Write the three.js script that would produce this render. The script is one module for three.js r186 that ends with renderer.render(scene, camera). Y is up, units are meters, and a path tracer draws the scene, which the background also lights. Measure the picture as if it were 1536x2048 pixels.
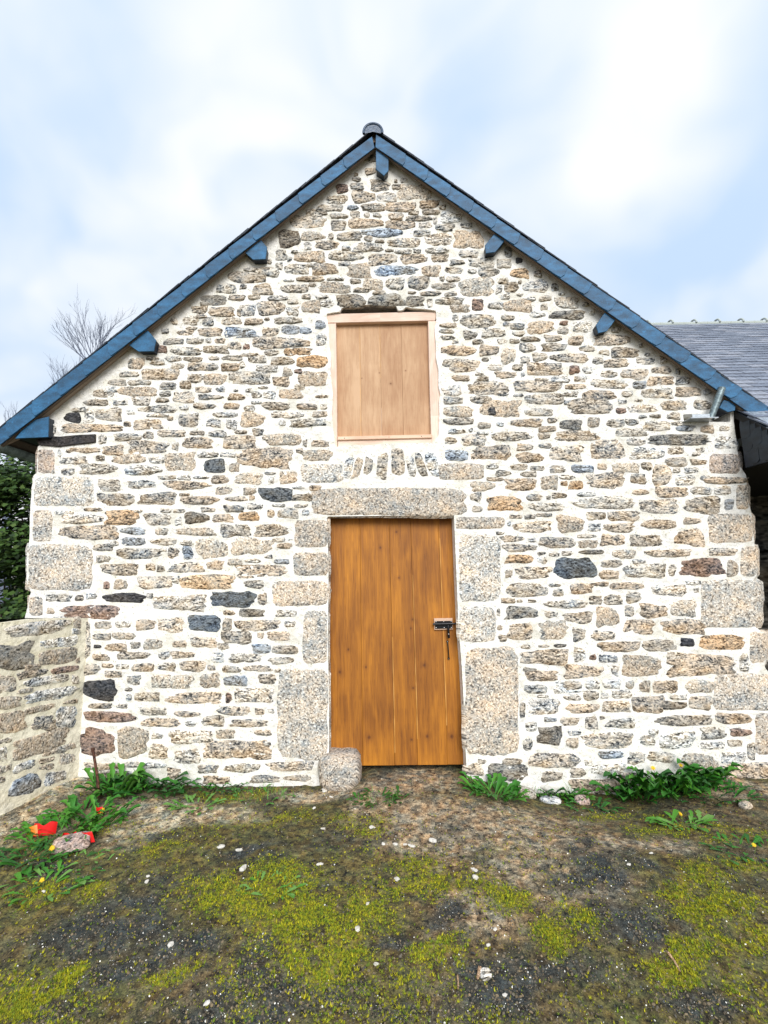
import * as THREE from 'three';
import { mergeGeometries, mergeVertices } from 'three/addons/utils/BufferGeometryUtils.js';

// ------------------------------------------------------------------ camera, sky, sun, exposure
const scene = new THREE.Scene();
const F = 910, DIST = 3.85, EYE = 1.65, PITCH = 7.4 * Math.PI / 180, ROLL = -1.15 * Math.PI / 180;
const camera = new THREE.PerspectiveCamera(2 * Math.atan(1024 / F) * 180 / Math.PI, 0.75, 0.05, 400);
camera.position.set(0, EYE, DIST);
camera.rotation.order = 'YXZ';
camera.rotation.set(PITCH, 0, ROLL);
camera.updateMatrixWorld(true);
const renderer = new THREE.WebGLRenderer({ antialias: true });
renderer.toneMapping = THREE.LinearToneMapping;
renderer.toneMappingExposure = 2.1;
renderer.shadowMap.enabled = true;

const V3 = (x, y, z) => new THREE.Vector3(x, y, z);
const clamp = (v, a = 0, b = 1) => Math.min(b, Math.max(a, v));
const lerp = (a, b, t) => a + (b - a) * t;
const sstep = (a, b, v) => { const t = clamp((v - a) / (b - a)); return t * t * (3 - 2 * t); };
function rng(seed) { let s = seed >>> 0; return () => { s = (s + 0x6D2B79F5) >>> 0; let t = s; t = Math.imul(t ^ (t >>> 15), t | 1); t ^= t + Math.imul(t ^ (t >>> 7), t | 61); return ((t ^ (t >>> 14)) >>> 0) / 4294967296; }; }
const R = rng(11);
const rr = (a, b) => a + (b - a) * R();
function hash(x, y, s) { let h = Math.imul(x | 0, 374761393) ^ Math.imul(y | 0, 668265263) ^ Math.imul(s | 0, 1442695041); h = Math.imul(h ^ (h >>> 13), 1274126177); return ((h ^ (h >>> 16)) >>> 0) / 4294967296; }
function vn(x, y, s = 1, px = 0, py = 0) {                       // value noise, optionally periodic
  const xi = Math.floor(x), yi = Math.floor(y), fx = x - xi, fy = y - yi, u = fx * fx * (3 - 2 * fx), v = fy * fy * (3 - 2 * fy);
  const m = (a, p) => p ? ((a % p) + p) % p : a;
  const x0 = m(xi, px), x1 = m(xi + 1, px), y0 = m(yi, py), y1 = m(yi + 1, py);
  return lerp(lerp(hash(x0, y0, s), hash(x1, y0, s), u), lerp(hash(x0, y1, s), hash(x1, y1, s), u), v);
}
function fbm(x, y, o = 4, s = 1, px = 0, py = 0) { let a = 0, w = 0.5, t = 0; for (let i = 0; i < o; i++) { a += w * vn(x, y, s + i * 17, px, py); t += w; w *= 0.5; x *= 2; y *= 2; px *= 2; py *= 2; } return a / t; }

// the direction in which the photograph's point (x right, y down, 1536 x 2048) is seen
function ray(px, py) { return V3((px - 768) / F, (1024 - py) / F, -1).applyQuaternion(camera.quaternion).normalize(); }
function onZ(px, py, z = 0) { const d = ray(px, py), t = (z - DIST) / d.z; return V3(d.x * t, EYE + d.y * t, z); }
function onY(px, py, y = 0) { const d = ray(px, py), t = (y - EYE) / d.y; return V3(d.x * t, y, DIST + d.z * t); }

// overcast sky: a bright cloud sheet with bluer thin places, brighter towards the veiled sun behind the viewer
const SUN = V3(0.16, 0.66, 1.05).normalize();
{
  const W = 768, H = 384, data = new Float32Array(W * H * 4);
  const spots = [[20, 260, 0.34, -1.0], [120, 60, 0.2, -0.3], [420, 60, 0.2, 0.5], [560, 170, 0.22, 0.4], [1340, 400, 0.22, -0.75], [1130, 430, 0.2, -0.55], [1500, 320, 0.16, -0.7], [930, 130, 0.2, -0.45], [1150, 240, 0.2, 1.15], [1040, 330, 0.14, 0.35], [1300, 190, 0.12, 0.6], [1430, 120, 0.15, 1.25], [1390, 20, 0.1, 0.5], [1250, 60, 0.12, -0.5], [1520, 20, 0.1, -0.9],
    [250, 480, 0.3, 0.45], [1450, 520, 0.2, 0.6], [740, 150, 0.25, 0.1], [60, 650, 0.2, -0.1], [330, 330, 0.25, 0.1], [860, 330, 0.2, -0.1]].map(([x, y, r, a]) => [ray(x, y), r, a]);
  for (let j = 0; j < H; j++) for (let i = 0; i < W; i++) {
    const el = ((j + 0.5) / H - 0.5) * Math.PI, az = ((i + 0.5) / W - 0.5) * 2 * Math.PI;
    const d = V3(Math.cos(el) * Math.cos(az), Math.sin(el), Math.cos(el) * Math.sin(az));
    const k = 1 / (0.35 + Math.max(0, d.y)), x = d.x * k * 2.2 + 7, y = d.z * k * 2.2 + 3;
    const wx = fbm(x + 11, y, 4, 5) - 0.5, wy = fbm(x, y + 9, 4, 6) - 0.5, n = fbm(x * 1.3 + wx * 2.4, y * 1.3 + wy * 2.4, 6, 3), n2 = fbm(x * 4.2 + wx * 3, y * 4.2 + wy * 3, 5, 8);
    let c = (n - 0.5) * 2.0 + (n2 - 0.5) * 0.7;
    for (const [s, r, a] of spots) { const q = d.distanceTo(s) / r + (wx + wy) * 0.9 + (n2 - 0.5) * 0.5; c += a * Math.exp(-Math.max(0, q) * Math.max(0, q) * 1.3); }
    c += sstep(0.5, 0.1, d.y) * 0.5 - 0.02;
    const t = sstep(-1.0, 1.0, c), glow = 1 + 0.5 * Math.exp(-Math.pow(d.distanceTo(SUN) / 0.8, 2));
    let r = lerp(0.285, 0.498, t) * glow, g = lerp(0.365, 0.5, t) * glow, b = lerp(0.475, 0.505, t) * glow;
    if (d.y < 0) { const f = sstep(0, -0.1, d.y); r = lerp(r, 0.1, f); g = lerp(g, 0.1, f); b = lerp(b, 0.09, f); }
    data.set([r, g, b, 1], (j * W + i) * 4);
  }
  const t = new THREE.DataTexture(data, W, H, THREE.RGBAFormat, THREE.FloatType);
  t.mapping = THREE.EquirectangularReflectionMapping; t.minFilter = t.magFilter = THREE.LinearFilter; t.wrapS = THREE.RepeatWrapping; t.needsUpdate = true;
  scene.background = t; scene.environment = t;
}
const sun = new THREE.DirectionalLight(new THREE.Color(1, 0.965, 0.91), 1.5);
sun.position.copy(SUN).multiplyScalar(14); sun.castShadow = true; sun.shadow.radius = 60; sun.shadow.mapSize.set(2048, 2048);
Object.assign(sun.shadow.camera, { left: -9, right: 9, top: 9, bottom: -9, near: 1, far: 40 });
scene.add(sun); scene.add(sun.target);

// ------------------------------------------------------------------ textures
function tex(n, m, fn, srgb = false) {                            // fn(u, v) gives [r, g, b] 0..1 or one number
  const d = new Uint8Array(n * m * 4);
  for (let j = 0; j < m; j++) for (let i = 0; i < n; i++) {
    const c = fn(i / n, j / m), k = (j * n + i) * 4;
    if (typeof c === 'number') d[k] = d[k + 1] = d[k + 2] = clamp(c) * 255; else for (let q = 0; q < 3; q++) d[k + q] = clamp(c[q]) * 255;
    d[k + 3] = 255;
  }
  const t = new THREE.DataTexture(d, n, m); t.wrapS = t.wrapT = THREE.RepeatWrapping; t.magFilter = THREE.LinearFilter; t.minFilter = THREE.LinearMipmapLinearFilter; t.generateMipmaps = true;
  if (srgb) t.colorSpace = THREE.SRGBColorSpace; t.needsUpdate = true; return t;
}
// granite: 0.8 m tile, coarse light and dark crystals
const graniteH = (u, v) => fbm(u * 64, v * 64, 3, 41, 64, 64);
const smear = (u, v, k) => sstep(0.6, 0.76, fbm(u * 13, v * 15, 3, k, 13, 15)) * 0.5;   // lime left on the faces by the pointing
const graniteT = tex(1024, 1024, (u, v) => {
  const a = vn(u * 84, v * 92, 21, 84, 92), b = vn(u * 78 + 0.3, v * 84, 22, 78, 84), f = vn(u * 190, v * 190, 23, 190, 190), c = fbm(u * 6, v * 6, 3, 24, 6, 6);
  let g = 0.76 + (c - 0.5) * 0.26 + (f - 0.5) * 0.26;
  g += sstep(0.58, 0.8, a) * 0.2 - sstep(0.6, 0.82, b) * 0.3;
  const w = (vn(u * 50, v * 50, 27, 50, 50) - 0.5) * 0.05 + (c - 0.5) * 0.12;
  return [g + w, g, g - w * 1.1];
}, true);
const graniteB = tex(1024, 1024, (u, v) => graniteH(u, v));
// schist and gneiss: 0.8 m tile, split lying layers with dark seams
const layer = (u, v) => { const w = fbm(u * 10, v * 10, 3, 31, 10, 10) * 0.09; return fbm(u * 16, (v + w) * 60, 4, 32, 16, 60); };
const schistT = tex(1024, 1024, (u, v) => {
  const l = layer(u, v % 1), f = vn(u * 150, v * 190, 33, 150, 190), sp = vn(u * 58, v * 96, 34, 58, 96), c = fbm(u * 7, v * 9, 3, 35, 7, 9);
  let g = 0.775 + (l - 0.5) * 0.75 + (f - 0.5) * 0.34 + (c - 0.5) * 0.3;
  g -= sstep(0.58, 0.8, sp) * 0.38; g += sstep(0.58, 0.8, vn(u * 66, v * 88, 36, 66, 88)) * 0.32;
  g = lerp(g, 0.93, smear(u, v, 38));
  const w = (fbm(u * 9, v * 14, 3, 37, 9, 14) - 0.5) * 0.17;
  return [g + w, g + w * 0.15, g - w];
}, true);
const schistB = tex(1024, 1024, (u, v) => layer(u, v) * 0.75 + 0.25 * graniteH(u, v));
// lime mortar: 1 m tile
const mortarT = tex(1024, 1024, (u, v) => { const a = fbm(u * 5, v * 5, 4, 51, 5, 5), f = vn(u * 200, v * 200, 52, 200, 200), s = sstep(0.86, 0.95, vn(u * 120, v * 120, 53, 120, 120)); const b = sstep(0.5, 0.72, fbm(u * 9 + 3, v * 11, 4, 57, 9, 11)), g = 0.935 + (a - 0.5) * 0.12 + (f - 0.5) * 0.1 - s * 0.22 - b * 0.035; return [g, g - 0.005 - b * 0.006, g - 0.014 - s * 0.04 - b * 0.03]; }, true);
const mortarB = tex(512, 512, (u, v) => fbm(u * 24, v * 24, 5, 55, 24, 24));
// ground grain: 1.2 m tile
const soilT = tex(1024, 1024, (u, v) => { const a = fbm(u * 40, v * 40, 4, 61, 40, 40), f = vn(u * 260, v * 260, 62, 260, 260); let g = 0.62 + (a - 0.5) * 0.75 + (f - 0.5) * 0.35; g += sstep(0.9, 0.97, vn(u * 150, v * 150, 63, 150, 150)) * 0.5; g -= sstep(0.72, 0.9, vn(u * 85, v * 85, 64, 85, 85)) * 0.3; const w = (vn(u * 30, v * 30, 65, 30, 30) - 0.5) * 0.12; return [g + w, g, g - w]; }, true);
const soilB = tex(1024, 1024, (u, v) => fbm(u * 60, v * 60, 4, 66, 60, 60));
// slate: 0.8 m tile
const slateT = tex(512, 512, (u, v) => { const a = fbm(u * 10, v * 24, 4, 71, 10, 24), f = vn(u * 120, v * 160, 72, 120, 160), s = sstep(0.9, 0.97, vn(u * 60, v * 60, 73, 60, 60)); const g = 0.8 + (a - 0.5) * 0.5 + (f - 0.5) * 0.16 + s * 0.2; return [g, g, g]; }, true);
const slateB = tex(512, 512, (u, v) => fbm(u * 20, v * 20, 4, 75, 20, 20));

const mat = (o) => new THREE.MeshStandardMaterial({ roughness: 0.9, metalness: 0, ...o, color: o.color ? new THREE.Color().setRGB(...o.color) : new THREE.Color(1, 1, 1) });
const M = {
  mortar: mat({ map: mortarT, bumpMap: mortarB, bumpScale: 0.012, color: [0.93, 0.92, 0.885], roughness: 0.95 }),
  yardMortar: mat({ map: mortarT, bumpMap: mortarB, bumpScale: 0.012, color: [0.95, 0.9, 0.74], roughness: 0.95 }),
  timberBlack: mat({ map: schistT, bumpMap: schistB, bumpScale: 0.01, color: [0.06, 0.052, 0.05] }),
  boards: mat({ map: mortarT, color: [0.16, 0.12, 0.09] }),
  soffit: mat({ map: mortarT, bumpMap: mortarB, bumpScale: 0.004, color: [0.42, 0.33, 0.26] }),
  verge: mat({ map: slateT, bumpMap: slateB, bumpScale: 0.0015, color: [0.022, 0.15, 0.32], roughness: 0.6 }),
  vergeB: mat({ map: slateT, bumpMap: slateB, bumpScale: 0.0015, color: [0.019, 0.13, 0.28], roughness: 0.6 }),
  roofSlate: mat({ map: slateT, bumpMap: slateB, bumpScale: 0.0015, color: [0.02, 0.035, 0.06], roughness: 0.5 }),
  ridge: mat({ map: slateT, bumpMap: slateB, bumpScale: 0.002, color: [0.045, 0.1, 0.19], roughness: 0.35 }),
  zinc: mat({ map: slateT, color: [0.3, 0.38, 0.4], roughness: 0.42, metalness: 0.6 }),
  zincBright: mat({ map: slateT, color: [0.72, 0.78, 0.84], roughness: 0.35, metalness: 0.7 }),
  gutter: mat({ map: slateT, color: [0.34, 0.42, 0.4], roughness: 0.5, metalness: 0.2 }),
  dark: mat({ color: [0.02, 0.019, 0.018] }),
  black: mat({ color: [0.012, 0.012, 0.014], roughness: 0.3, metalness: 0.4 }),
  steel: mat({ color: [0.75, 0.75, 0.75], roughness: 0.25, metalness: 0.9 }),
  rust: mat({ map: schistT, bumpMap: schistB, bumpScale: 0.002, color: [0.16, 0.065, 0.04] }),
};

// ------------------------------------------------------------------ names, tags, small builders
const taken = {};
function numbered(name) { const n = taken[name] = (taken[name] ?? -1) + 1; return n ? name + '_' + String(n).padStart(3, '0') : name; }
function mesh(name, g, m, parent) {
  const o = new THREE.Mesh(g, m); o.castShadow = o.receiveShadow = true;
  o.name = parent && parent !== scene ? name : numbered(name); (parent || scene).add(o); return o;
}
function part(name, parent) { const g = new THREE.Group(); g.name = name; parent.add(g); return g; }
function thing(name, label, category, pos = [0, 0, 0], group) { const g = new THREE.Group(); g.name = numbered(name); g.position.set(...pos); scene.add(g); return tag(g, label, category, group); }
function tag(o, label, category, group) { o.userData.label = label; o.userData.category = category; if (group) o.userData.group = group; return o; }
function geo(pos, idx, uv) {
  const g = new THREE.BufferGeometry(); g.setAttribute('position', new THREE.Float32BufferAttribute(pos, 3));
  if (uv) g.setAttribute('uv', new THREE.Float32BufferAttribute(uv, 2)); if (idx) g.setIndex(idx); g.computeVertexNormals(); return g;
}
function uvScale(g, s, ou = 0, ov = 0) { const a = g.attributes.uv; for (let i = 0; i < a.count; i++) a.setXY(i, a.getX(i) * s + ou, a.getY(i) * s + ov); return g; }
// a slab whose front face has these corners (world x, y), front at z, thickness t, small bevel
function slab(pts, z, t, bev = 0.002, uvs = 1.25, ou = 0, ov = 0) {
  const sh = new THREE.Shape(pts.map(p => new THREE.Vector2(p.x, p.y)));
  const g = new THREE.ExtrudeGeometry(sh, { depth: t - 2 * bev, bevelEnabled: bev > 0, bevelSize: bev, bevelThickness: bev, bevelOffset: -bev, bevelSegments: 1 });
  g.translate(0, 0, z - t + bev); return uvScale(g, uvs, ou, ov);
}
const box = (w, h, d, x, y, z) => { const g = new THREE.BoxGeometry(w, h, d); g.translate(x, y, z); return g; };
function tube(pts, r0, r1, seg = 6) {                              // tapered tube along points
  const P = [], I = [], U = []; let up = V3(0.31, 0.1, 0.9).normalize();
  pts.forEach((p, i) => {
    const t = (pts[Math.min(i + 1, pts.length - 1)].clone().sub(pts[Math.max(i - 1, 0)])).normalize();
    const a = up.clone().cross(t).normalize(), b = t.clone().cross(a), r = lerp(r0, r1, i / (pts.length - 1));
    for (let k = 0; k < seg; k++) { const w = k / seg * 2 * Math.PI; P.push(p.x + (a.x * Math.cos(w) + b.x * Math.sin(w)) * r, p.y + (a.y * Math.cos(w) + b.y * Math.sin(w)) * r, p.z + (a.z * Math.cos(w) + b.z * Math.sin(w)) * r); U.push(k / seg * 0.3, i * 0.1); }
    if (i) for (let k = 0; k < seg; k++) { const q = (k + 1) % seg, c = (i - 1) * seg, d = i * seg; I.push(c + k, c + q, d + k, c + q, d + q, d + k); }
  });
  const n = pts.length * seg, s = P.length / 3; P.push(...pts[0].toArray(), ...pts[pts.length - 1].toArray()); U.push(0, 0, 0, 0);
  for (let k = 0; k < seg; k++) { const q = (k + 1) % seg; I.push(s, q, k, s + 1, n - seg + k, n - seg + q); }
  return geo(P, I, U);
}

// ------------------------------------------------------------------ the gable wall: outline and openings, measured on the wall's face
const pts0 = (list, z = 0) => list.map(([x, y]) => onZ(x, y, z));
const outline = pts0([[30, 1640], [44, 1290], [49, 1238], [57, 1205], [62, 1185], [54, 1165], [53, 1120], [58, 1095], [61, 1010], [66, 952], [74, 945], [75, 893], [92, 884], [92, 822], [420, 548], [751, 276], [1000, 455], [1180, 585], [1470, 792],
  [1467, 838], [1478, 930], [1492, 950], [1495, 1000], [1503, 1024], [1508, 1085], [1515, 1140], [1513, 1152], [1505, 1161], [1510, 1185], [1522, 1205], [1521, 1217], [1509, 1230], [1508, 1252], [1522, 1262], [1530, 1280], [1532, 1312], [1529, 1334], [1542, 1352], [1562, 1430], [1575, 1640]]);
const winHole = pts0([[653, 627], [657, 655], [659, 690], [662, 712], [661, 745], [666, 790], [664, 830], [667, 862], [671, 894], [705, 890], [735, 891], [770, 887], [820, 887], [866, 885], [877, 872], [879, 830], [878, 800], [881, 788], [877, 772], [877, 740], [872, 715], [872, 690], [869, 655], [873, 640], [872, 621], [846, 618], [822, 616], [812, 613], [806, 620], [797, 621], [792, 612], [762, 611], [733, 609], [706, 612], [684, 615], [680, 623]]);
const doorHole = pts0([[654, 1033], [657, 1130], [656, 1290], [658, 1420], [658, 1500], [655, 1640], [938, 1640], [932, 1515], [929, 1440], [924, 1340], [917, 1250], [912, 1130], [908, 1030]]);
const notch = pts0([[1366, 828], [1367, 843], [1461, 844], [1460, 820], [1436, 822], [1425, 828]]);
function sdf(poly) {                                              // > 0 inside
  return (x, y) => {
    let d = 1e9, inside = false;
    for (let i = 0, j = poly.length - 1; i < poly.length; j = i++) {
      const a = poly[i], b = poly[j], ex = b.x - a.x, ey = b.y - a.y, t = clamp(((x - a.x) * ex + (y - a.y) * ey) / (ex * ex + ey * ey));
      d = Math.min(d, Math.hypot(x - a.x - ex * t, y - a.y - ey * t));
      if ((a.y > y) !== (b.y > y) && x < (b.x - a.x) * (y - a.y) / (b.y - a.y) + a.x) inside = !inside;
    }
    return inside ? d : -d;
  };
}
// a rendered face: a relief grid cut by functions (kept where all are > 0), with a skirt turned back along the cuts
function face(x0, x1, y0, y1, cell, cuts, relief, toWorld, back = 0.034) {
  const nx = Math.round((x1 - x0) / cell), ny = Math.round((y1 - y0) / cell), P = [], I = [], U = [];
  const vert = (x, y, dz) => { const p = toWorld(x, y, dz); P.push(p.x, p.y, p.z); U.push(x, y); return P.length / 3 - 1; };
  const grid = [], val = [];
  for (let j = 0; j <= ny; j++) for (let i = 0; i <= nx; i++) { const x = x0 + (x1 - x0) * i / nx, y = y0 + (y1 - y0) * j / ny; val.push([x, y, cuts.map(f => f(x, y))]); grid.push(-1); }
  const corner = (k) => grid[k] < 0 ? (grid[k] = vert(val[k][0], val[k][1], relief(val[k][0], val[k][1]))) : grid[k];
  const tri = (a, b, c) => {
    const vs = [a, b, c].map(k => val[k]);
    if (cuts.some((f, q) => vs.every(v => v[2][q] <= 0))) return;
    if (vs.every(v => v[2].every(s => s > 0))) { I.push(corner(a), corner(b), corner(c)); return; }
    let poly = vs.map(v => ({ x: v[0], y: v[1], s: v[2], on: false }));
    for (let q = 0; q < cuts.length; q++) {
      const out = [];
      for (let i = 0; i < poly.length; i++) {
        const A = poly[i], B = poly[(i + 1) % poly.length];
        if (A.s[q] > 0) out.push(A);
        if ((A.s[q] > 0) !== (B.s[q] > 0)) { const t = A.s[q] / (A.s[q] - B.s[q]); out.push({ x: lerp(A.x, B.x, t), y: lerp(A.y, B.y, t), s: A.s.map((v, k) => lerp(v, B.s[k], t)), on: true }); }
      }
      poly = out; if (poly.length < 3) return;
    }
    const ids = poly.map(p => vert(p.x, p.y, relief(p.x, p.y)));
    for (let i = 1; i + 1 < ids.length; i++) I.push(ids[0], ids[i], ids[i + 1]);
    poly.forEach((p, i) => { const n = poly[(i + 1) % poly.length]; if (p.on && n.on) { const c = vert(p.x, p.y, -back), d = vert(n.x, n.y, -back), a2 = vert(p.x, p.y, relief(p.x, p.y)), b2 = vert(n.x, n.y, relief(n.x, n.y)); I.push(a2, c, b2, c, d, b2); } });
  };
  for (let j = 0; j < ny; j++) for (let i = 0; i < nx; i++) { const a = j * (nx + 1) + i, b = a + 1, c = a + nx + 1, d = c + 1; tri(a, b, d); tri(a, d, c); }
  return geo(P, I, U);
}
const barn = thing('stone_barn', 'rubble stone barn with white mortar joints, slate-clad verges and a plank door', 'barn');
const relief = (x, y) => (fbm(x * 5 + 40, y * 6 + 40, 3, 81) - 0.5) * 0.007 + (fbm(x * 26 + 9, y * 26 + 5, 3, 82) - 0.5) * 0.009;
const sO = sdf(outline), sW = sdf(winHole), sD = sdf(doorHole), sN = sdf(notch);
const wall = mesh('gable_wall', face(-3.35, 3.6, -0.2, 5.9, 0.0165, [sO, (x, y) => -sW(x, y), (x, y) => -sD(x, y), (x, y) => -sN(x, y)], relief, (x, y, d) => V3(x, y, d)), M.mortar, barn);

// ------------------------------------------------------------------ stones: where each lies on the photograph, by its left, top, right and bottom edge and its tone
const tones = {                                                   // base colour, kind of rock
  g: [[0.415, 0.385, 0.34], 's'], w: [[0.45, 0.392, 0.325], 's'], t: [[0.50, 0.452, 0.388], 'n'], p: [[0.54, 0.525, 0.495], 's'], l: [[0.55, 0.515, 0.465], 'n'], q: [[0.45, 0.41, 0.385], 'n'],
  b: [[0.315, 0.35, 0.395], 's'], n: [[0.115, 0.132, 0.15], 's'], k: [[0.07, 0.07, 0.075], 's'], d: [[0.235, 0.22, 0.195], 's'], o: [[0.45, 0.335, 0.225], 's'], r: [[0.275, 0.2, 0.165], 's'],
};
const rockM = {};
for (const [k, [c, kind]] of Object.entries(tones)) rockM[k] = [0, 1, 2, 3].map(i => {
  const f = [1, 0.86, 1.12, 0.97][i], w = [0, 0.03, -0.02, 0.05][i];
  return mat({ map: kind === 's' ? schistT : graniteT, bumpMap: kind === 's' ? schistB : graniteB, bumpScale: kind === 's' ? 0.014 : 0.008, color: [c[0] * f * (1 + w) * 1.6, c[1] * f * 1.58, c[2] * f * (1 - w) * 1.54], roughness: 0.92 });
});
const stoneList = [];
// frame(x0, y0, scale): a part of the photograph enlarged by that scale, in which the edges were read
function frame(x0, y0, scale, text, target = stoneList) {
  for (const line of text.trim().split(/[;\n]+/)) {
    const a = line.trim().split(/\s+/); if (a.length < 5) continue;
    const [l, t, r, b] = a.slice(1, 5).map((v, i) => Number(v) / scale + (i % 2 ? y0 : x0));
    target.push({ tone: a[0], l, t, r, b, turn: Number(a[5] || 0) });
  }
}
frame(500, 240, 3.072, `
g 690 215 730 250; d 730 215 772 258; w 708 295 775 338; g 640 325 665 345; g 628 350 683 377; r 528 388 605 448; g 612 385 700 430; g 735 368 865 438; g 873 392 930 430; p 925 355 968 385; g 888 365 905 383
t 905 393 1112 490; g 622 435 768 508; p 783 442 898 502; g 463 460 600 518; g 405 518 568 562; b 595 520 668 553; t 682 513 835 562; w 830 503 1018 565; w 1040 493 1160 543; p 1160 520 1205 553; g 345 548 452 613
g 440 565 475 582; t 490 573 600 606; g 617 555 675 602; p 698 568 733 595; g 757 572 805 595; t 850 570 945 612; g 950 585 1120 620; g 970 553 1035 580; g 1060 548 1165 580; p 1170 565 1310 630; w 247 590 465 662
g 498 617 592 680; w 608 608 820 662; w 835 618 1012 675; p 1035 625 1118 665; p 1125 598 1150 640; g 1137 638 1260 685; g 1290 635 1365 667; b 690 665 942 722; g 995 672 1110 717; p 1075 693 1240 778; t 1250 675 1435 790
d 173 675 310 783; t 318 687 460 740; p 478 695 515 730; g 535 690 690 740; g 695 708 750 745; g 770 735 822 752; w 848 725 1048 782; w 398 740 548 795; p 330 752 378 798; g 635 753 822 808; p 565 770 620 803; g 830 793 880 808
p 885 790 992 822; p 1003 792 1050 815; p 1070 783 1225 817; g 153 795 228 862; g 228 840 258 870; g 250 802 298 817; t 275 808 460 873; g 483 805 700 865; g 725 820 900 893; w 918 823 1088 885; g 1113 818 1220 880; g 1283 800 1400 845
g 1228 858 1318 890; g 1337 848 1500 905; g 95 855 133 880; g 155 878 200 920; g 210 885 360 950; w 382 875 540 950; g 350 880 408 903; g 540 866 620 898; t 597 880 742 970; b 750 895 1035 958; t 1055 892 1172 962; g 1192 903 1310 947
g 1405 912 1536 962; p 1340 918 1392 940; g 20 905 180 962; w 285 960 455 995; p 200 975 270 992; p 475 968 580 985; g 15 1003 143 1078; g 190 1010 357 1062; g 362 1000 405 1022; t 420 993 618 1068; g 613 977 680 1006; t 690 973 815 1050
g 828 972 945 1045; g 958 955 1100 1043; g 1165 960 1195 988; p 1205 960 1290 992; g 1113 1000 1262 1040; t 1278 968 1500 1083; g 630 1030 735 1058; g 755 1050 830 1072; g 970 1052 1020 1068; w 1045 1050 1172 1078; p 1195 1055 1270 1080
p 110 1080 230 1110; g 230 1103 295 1130; w 320 1073 375 1097; p 400 1075 480 1097; d 530 1070 712 1150; d 730 1068 948 1142; d 960 1082 1070 1148; p 1090 1095 1120 1150; g 1140 1090 1315 1133; w 47 1110 215 1200; t 318 1110 435 1185
p 432 1103 515 1150; p 222 1148 298 1200; t 1232 1135 1355 1182; r 1365 1100 1440 1173; p 1460 1120 1536 1160`);
frame(300, 460, 3.84, `
p 720 288 810 318; g 603 318 890 408; g 497 410 668 487; g 690 415 742 452; w 600 498 735 540; g 755 495 850 535; d 385 500 592 580; g 318 585 440 640; w 445 590 655 665; p 690 570 810 660; g 668 605 700 662; w 350 648 435 675
p 250 658 372 728; g 405 670 495 735; t 548 668 710 728; w 730 680 875 725; w 880 675 918 690; g 945 668 1170 718; p 157 678 215 728; p 90 755 145 798; w 205 765 335 810; p 270 742 360 764; w 370 750 558 815; b 570 748 835 832
w 862 748 995 818; b 1013 735 1150 800; b 1150 750 1243 800; b 1270 690 1350 765; p 1275 790 1355 885; g 105 832 258 880; g 280 830 412 872; p 425 832 470 862; w 498 832 580 868; w 595 858 700 918; r 712 872 765 918; w 790 822 1230 912
r 55 888 130 940; g 150 900 400 962; g 410 888 610 945; p 690 945 830 970; g 875 918 990 965; o 1030 905 1240 967; g 115 970 240 1010; g 255 975 400 1012; p 440 965 530 998; g 545 960 705 1000; g 755 962 890 1020; g 935 975 1108 1035
o 1130 960 1365 1062; g 0 995 108 1035; g 160 1020 262 1070; g 295 1015 520 1080; w 550 1025 690 1080; p 690 1010 730 1060; p 810 1038 980 1090; g 1020 1060 1095 1120; r 1110 1070 1165 1100; w -60 1065 222 1155; p 280 1105 410 1170
t 415 1100 590 1190; g 610 1088 918 1185; w 940 1128 1070 1205; t 1138 1082 1360 1205; g 75 1170 205 1225; g 220 1158 315 1220; w 350 1203 475 1250; p 505 1203 575 1245; p 640 1225 675 1240; p 735 1215 790 1245; p 830 1198 905 1215
g 1110 1185 1190 1230; g 70 1238 160 1278; w 175 1238 345 1332; g 375 1265 565 1300; w 600 1258 730 1305; p 780 1240 858 1290; p 870 1238 968 1300; t 990 1222 1175 1300; w 1270 1270 1365 1288; g 45 1290 145 1322; g 335 1330 505 1375
w 565 1328 690 1378; p 722 1345 805 1392; g 855 1322 1080 1385; w 1128 1335 1280 1378; p 1310 1338 1358 1378; p 775 1315 855 1335; p 225 1350 300 1385; g 220 1408 368 1515; g 130 1432 180 1462; p 315 1402 372 1425; p 485 1402 670 1440
t 695 1400 890 1510; p 935 1395 1180 1445; w 1250 1395 1358 1435; p 435 1450 545 1515; p 585 1455 665 1535; p 985 1460 1040 1500; g 1065 1450 1355 1510`);
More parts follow.
